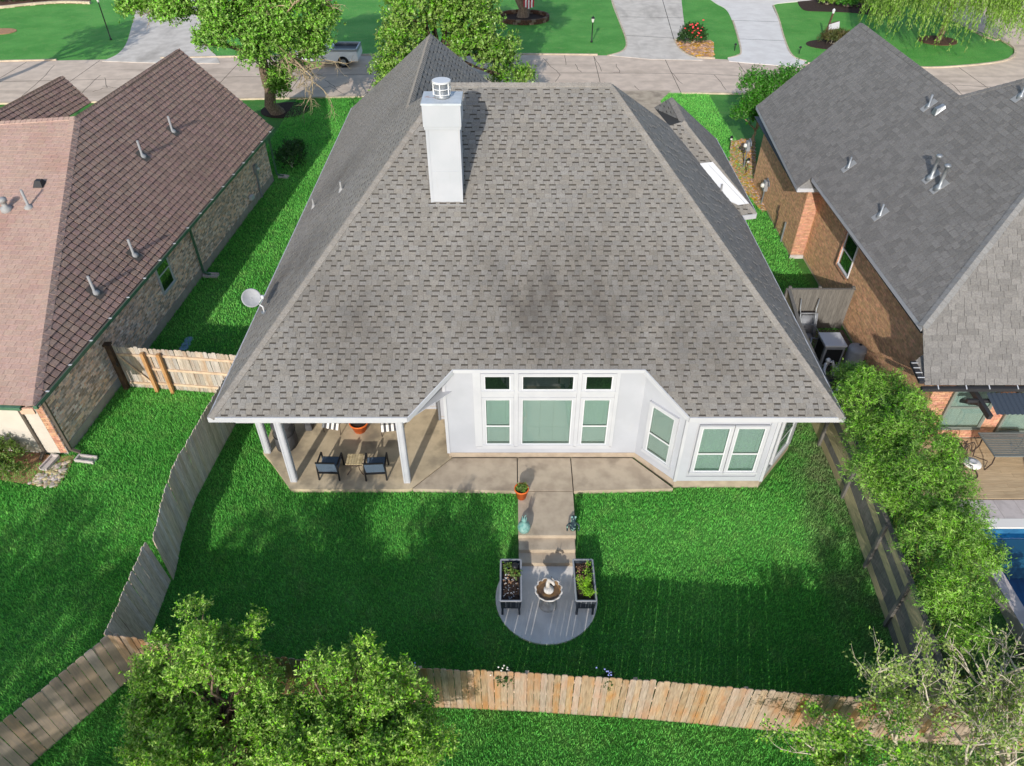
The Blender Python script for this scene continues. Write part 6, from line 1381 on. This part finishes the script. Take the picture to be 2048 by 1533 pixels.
for s in (-1, 1):
    mb = MB(); Yw = Yc + s * (hw * .86 + .006); mb.face([(X0 + 1.72, Yw, z + 1.2), (X0 + 2.4, Yw, z + 1.2), (X0 + 2.4, Yw, z + 1.66), (X0 + 2.15, Yw, z + 1.64)]); mb.face([(X0 + 2.48, Yw, z + 1.2), (X0 + 3.4, Yw, z + 1.2), (X0 + 3.2, Yw, z + 1.66), (X0 + 2.48, Yw, z + 1.66)]); mb.build('side_window', m_carglass, tk)
    for x in (1.0, 4.45):
        mb = MB(); cw = Vector((X0 + x, Yc + s * (hw - .10), z + .37)); ring = [cw + Vector((.37 * math.cos(a), 0, .37 * math.sin(a))) for a in np.linspace(0, 6.28, 20, endpoint=False)]; w_ = Vector((0, s * .13, 0)); k = len(ring)
        mb.v = [tuple(p - w_) for p in ring] + [tuple(p + w_) for p in ring]; mb.f = [tuple(range(k)), tuple(reversed(range(k, 2 * k)))] + [(i, (i + 1) % k, (i + 1) % k + k, i + k) for i in range(k)]; mb.m = [0] * len(mb.f); wh = mb.build('wheel', m_tyre, tk, bevel=.03)
        mb = MB(); ring = [cw + w_ * 1.06 + Vector((.21 * math.cos(a), 0, .21 * math.sin(a))) for a in np.linspace(0, 6.28, 14, endpoint=False)]; mb.face(ring if s < 0 else ring[::-1]); mb.build('rim', m_metal, wh)
    MB().box(X0 + 1.6, X0 + 1.8, Yc + s * (hw + .02) - .08, Yc + s * (hw + .02) + .08, z + 1.12, z + 1.3).build('mirror', m_truck, tk, bevel=.02)
    MB().box(X0 + .0, X0 + .12, Yc + s * .7 - .18, Yc + s * .7 + .18, z + .68, z + .84).build('headlight', m_lampglass, tk)
    MB().beam((X0 + 3.62, Yc + s * .87, z + 1.16), (X0 + 5.48, Yc + s * .87, z + 1.16), .16, .14).build('bed_side', m_truck_g, tk)
MB().box(X0 + 3.62, X0 + 5.42, Yc - .78, Yc + .78, z + 1.085, z + 1.09).build('bed_floor', m_black, tk); MB().box(X0 + 5.42, X0 + 5.52, Yc - .9, Yc + .9, z + 1.0, z + 1.24).build('tailgate', m_truck_g, tk); MB().box(X0 - .04, X0 + .1, Yc - .9, Yc + .9, z + .4, z + .6).build('bumper', m_metal, tk, bevel=.03)

# ------------------------------------------------------------------ pool equipment behind the grey screen fence
sheet('equipment_pad', [(10.35, 17.2), (12.8, 17.2), (12.8, 22.6), (10.35, 22.6)], .03, M('dark_gravel', S(110, 100, 90), S(84, 76, 68), 10, rough=.95, bump=.4, bscale=40), .1)  # gravel in a dark grey brown, varied by noise
t = thing('pool_heater', 'beige box shaped pool heater between wheelbarrow and filter tank', 'heater', (11.45, 20.7, .03))
MB().box(11.1, 11.82, 20.3, 21.05, .10, .98).build('cabinet', m_greyplastic, t, bevel=.02); MB().box(11.07, 11.85, 20.27, 21.08, .98, 1.05).build('lid', m_whiteplastic, t, bevel=.015); MB().box(11.18, 11.74, 20.285, 20.298, .2, .86).build('front_opening', m_black, t); MB().box(11.085, 11.098, 20.4, 20.95, .2, .9).build('side_louvre', m_black, t)
MB().tube([(11.08, 21.0, .8), (10.85, 21.0, .85), (10.75, 20.7, .6), (10.7, 20.4, .1)], .035, 8).build('pipe', m_metal, t, True)
t = thing('filter_tank', 'pale cylindrical pool filter tank near the tall brick side wall', 'tank', (12.2, 20.2, .03)); MB().lathe((12.2, 20.2, .03), [(.30, 0), (.32, .05), (.32, .92), (.30, .99), (.2, 1.03), (.05, 1.05)], 26).build('vessel', m_greyplastic, t, True)
MB().lathe((12.3, 20.3, 1.05), [(.05, 0), (.05, .05), (.02, .08)], 8).build('gauge', m_black, t); MB().obox((12.40, 19.955, .55), (.12, .05, 0), (.02, -.03, 0), (0, 0, .1)).build('label', m_black, t)
t = thing('wheelbarrow', 'grey tub wheelbarrow tipped upright against the screen fence', 'wheelbarrow', (11.05, 22.0, .03)); q = lambda x, y, z: Vector((11.1 + x, 22.0 + y, .03 + z))
mb = MB(); O = [q(-.33, -.12, .12), q(.33, -.12, .12), q(.36, .30, 1.0), q(-.30, .30, 1.0)]; Ii = [q(-.2, .06, .25), q(.2, .06, .25), q(.22, .38, .85), q(-.18, .38, .85)]
mb.face(Ii)
for k in range(4): j = (k + 1) % 4; mb.face([O[k], O[j], Ii[j], Ii[k]])
tb = mb.build('tub', m_greyplastic, t, True); s_ = tb.modifiers.new('s', 'SOLIDIFY'); s_.thickness = .02
for s in (-1, 1): MB().tube([q(s * .2, -.25, .05), q(s * .24, .05, .6), q(s * .3, .42, 1.1), q(s * .34, .5, 1.5)], .02, 7).build('handle', m_metal, t, True); MB().tube([q(s * .25, .1, .62), q(s * .36, -.28, .5), q(s * .34, -.3, .3)], .015, 6).build('leg', m_metal, t, True)
MB().tube([q(-.25, .1, .62), q(.25, .1, .62)], .015, 6).build('brace', m_metal, t); MB().lathe(q(0, -.3, .02), [(.05, 0), (.17, .02), (.17, .08), (.05, .1)], 16).build('wheel', m_tyre, t)
t = thing('pool_pump', 'pool pump with white valve pipes in front of the heater', 'pump', (11.1, 19.5, .03))
MB().tube([(11.0, 19.2, .2), (11.45, 19.35, .2)], .12, 12).build('motor', m_black, t, True); MB().lathe((10.9, 19.15, .05), [(.12, 0), (.13, .3), (.1, .34)], 14).build('strainer', m_greyplastic, t, True)
for pts in ([(10.9, 19.2, .35), (10.9, 19.5, .55), (11.05, 19.85, .58), (11.3, 20.1, .4)], [(11.1, 19.85, .1), (11.1, 19.85, .62), (11.3, 19.9, .66), (11.45, 19.9, .3)], [(10.75, 19.0, .06), (10.8, 19.6, .1), (10.85, 20.2, .1)], [(11.3, 19.0, .06), (11.7, 19.6, .1), (12.05, 19.9, .25)]): MB().tube(pts, .045, 8).build('pipe', m_whiteplastic, t, True)
MB().box(11.45, 11.65, 19.8, 20.05, .04, .3).build('control_box', m_whiteplastic, t, bevel=.01); MB().lathe((11.12, 19.88, .66), [(.08, 0), (.09, .08), (.04, .14)], 10).build('valve', m_whiteplastic, t, True)
t = thing('storage_tub', 'white tub standing by the brick wall behind the bamboo top', 'tub', (12.55, 18.1, .03)); MB().lathe((12.5, 18.1, .03), [(.2, 0), (.25, .5), (.27, .52), (.2, .56)], 16).build('tub', m_whiteplastic, t, True)

# ------------------------------------------------------------------ iron dining set on the timber deck
def iron_chair(label, c, rot):
    t = thing('iron_chair', label, 'chair', (c[0], c[1], .122), 'swivel iron dining chairs on the timber deck'); Rm = Matrix.Rotation(rot, 3, 'Z'); q = lambda x, y, z: Vector((c[0], c[1], .122)) + Rm @ Vector((x, y, z))
    MB().tube([q(.30 * math.cos(a), .30 * math.sin(a), .03) for a in np.linspace(0, 6.28, 20, endpoint=False)], .016, 6, close=True).build('base_ring', m_iron, t)
    for k in range(4): a = k * 1.571 + .78; MB().tube([q(.3 * math.cos(a), .3 * math.sin(a), .03), q(.06 * math.cos(a), .06 * math.sin(a), .36)], .014, 6).build('leg', m_iron, t)
    MB().lathe(q(0, 0, .40), [(.24, 0), (.26, .03), (.24, .06)], 18).build('seat', m_stripe_w if rot < 1 else m_iron, t, True)
    MB().tube([q(-.25, .22, .42), q(-.26, .30, .8), q(-.12, .34, .98), q(.12, .34, .98), q(.26, .30, .8), q(.25, .22, .42)], .016, 6).build('back_frame', m_iron, t)
    for k in range(5): MB().tube([q(-.16 + k * .08, .23, .46), q(-.18 + k * .08 + (.03 if k % 2 else -.03), .29, .7), q(-.16 + k * .08, .335, .95)], .009, 5).build('back_scroll', m_iron, t)
    for s in (-1, 1): MB().tube([q(s * .25, .22, .45), q(s * .29, -.2, .62), q(s * .24, -.24, .44)], .014, 6).build('arm', m_iron, t)
iron_chair('iron swivel chair with pale round seat nearest the bamboo', (13.95, 15.1), .35); iron_chair('iron swivel chair tucked between window and table corner', (13.75, 15.85), 2.6); iron_chair('iron swivel chair on the far end of the slatted iron table', (16.05, 14.95), -2.4)
t = thing('iron_table', 'dark slatted rectangular iron table on the timber deck', 'table', (15.2, 15.5, .122)); mb = MB()
for k in range(12): mb.box(14.55, 15.95, 15.16 + k * .075, 15.16 + k * .075 + .044, .84, .86)
mb.build('table_top', m_tabletop, t, kind='stuff'); MB().box(14.5, 16.0, 15.10, 15.155, .825, .862).build('edge', m_tabletop, t); MB().box(14.5, 16.0, 16.07, 16.12, .825, .862).build('edge', m_tabletop, t); MB().box(14.5, 14.545, 15.16, 16.06, .825, .862).build('edge', m_tabletop, t); MB().box(15.955, 16.0, 15.16, 16.06, .825, .862).build('edge', m_tabletop, t)
for x in (14.62, 15.88):
    for y in (15.22, 16.0): MB().tube([(x, y, .83), (x + .05, y, .4), (x - .06, y, .122)], .02, 7).build('leg', m_iron, t)
MB().lathe((15.25, 15.6, .86), [(.03, 0), (.03, .012), (.01, .013)], 10).build('parasol_hole', m_metal, t)
t = thing('plate_stack', 'small pale bowl left on the round chair seat', 'bowl', (13.95, 15.1, .585)); MB().lathe((13.95, 15.1, .58), [(.06, 0), (.12, .05), (.11, .05), (.05, .015)], 14).build('bowl', m_white, t, True)
# flowering plants showing above the rear fence
for i, (u, v, lab) in enumerate(((815, 1330, 'pale blue flowers behind the fence by the rounded tree'), (1011, 1341, 'small dark flowering plant behind the middle of the tan fence'), (1220, 1348, 'pale flowers behind the tan fence below the fountain pad'))):
    p = at(u, v, 1.45); b = bush('flowering_plant', lab, 'plant', (p.x, p.y, -.34), [(p.x, p.y, 1.1, .14, .08, .3)], 60, 7, .12, .06, .03, m_lf_rose, 150 + i, 'flowering plants along the inside of the rear fence')
    rs = np.random.default_rng(i); mb = MB()
    for k in range(9): mb.lathe(Vector((p.x + rs.normal() * .12, p.y + rs.normal() * .06, 1.45 + rs.normal() * .05)), [(.008, 0), (.022, .012), (.01, .022)], 5)
    mb.build('flowers', m_blueflower if i != 1 else m_flower, b, kind='stuff')
q = at(825, 1095, -.33); blade = MB(); tag(MB().prism([(q.x - .25, q.y - .2), (q.x + .28, q.y - .2), (q.x + .28, q.y + .17), (q.x - .25, q.y + .17)], -.4, -.285).build('sod_patch', M('pale_sod', (.10, .17, .05), (.07, .14, .035), 18, rough=.9, bump=.8, bscale=40)), kind='structure')
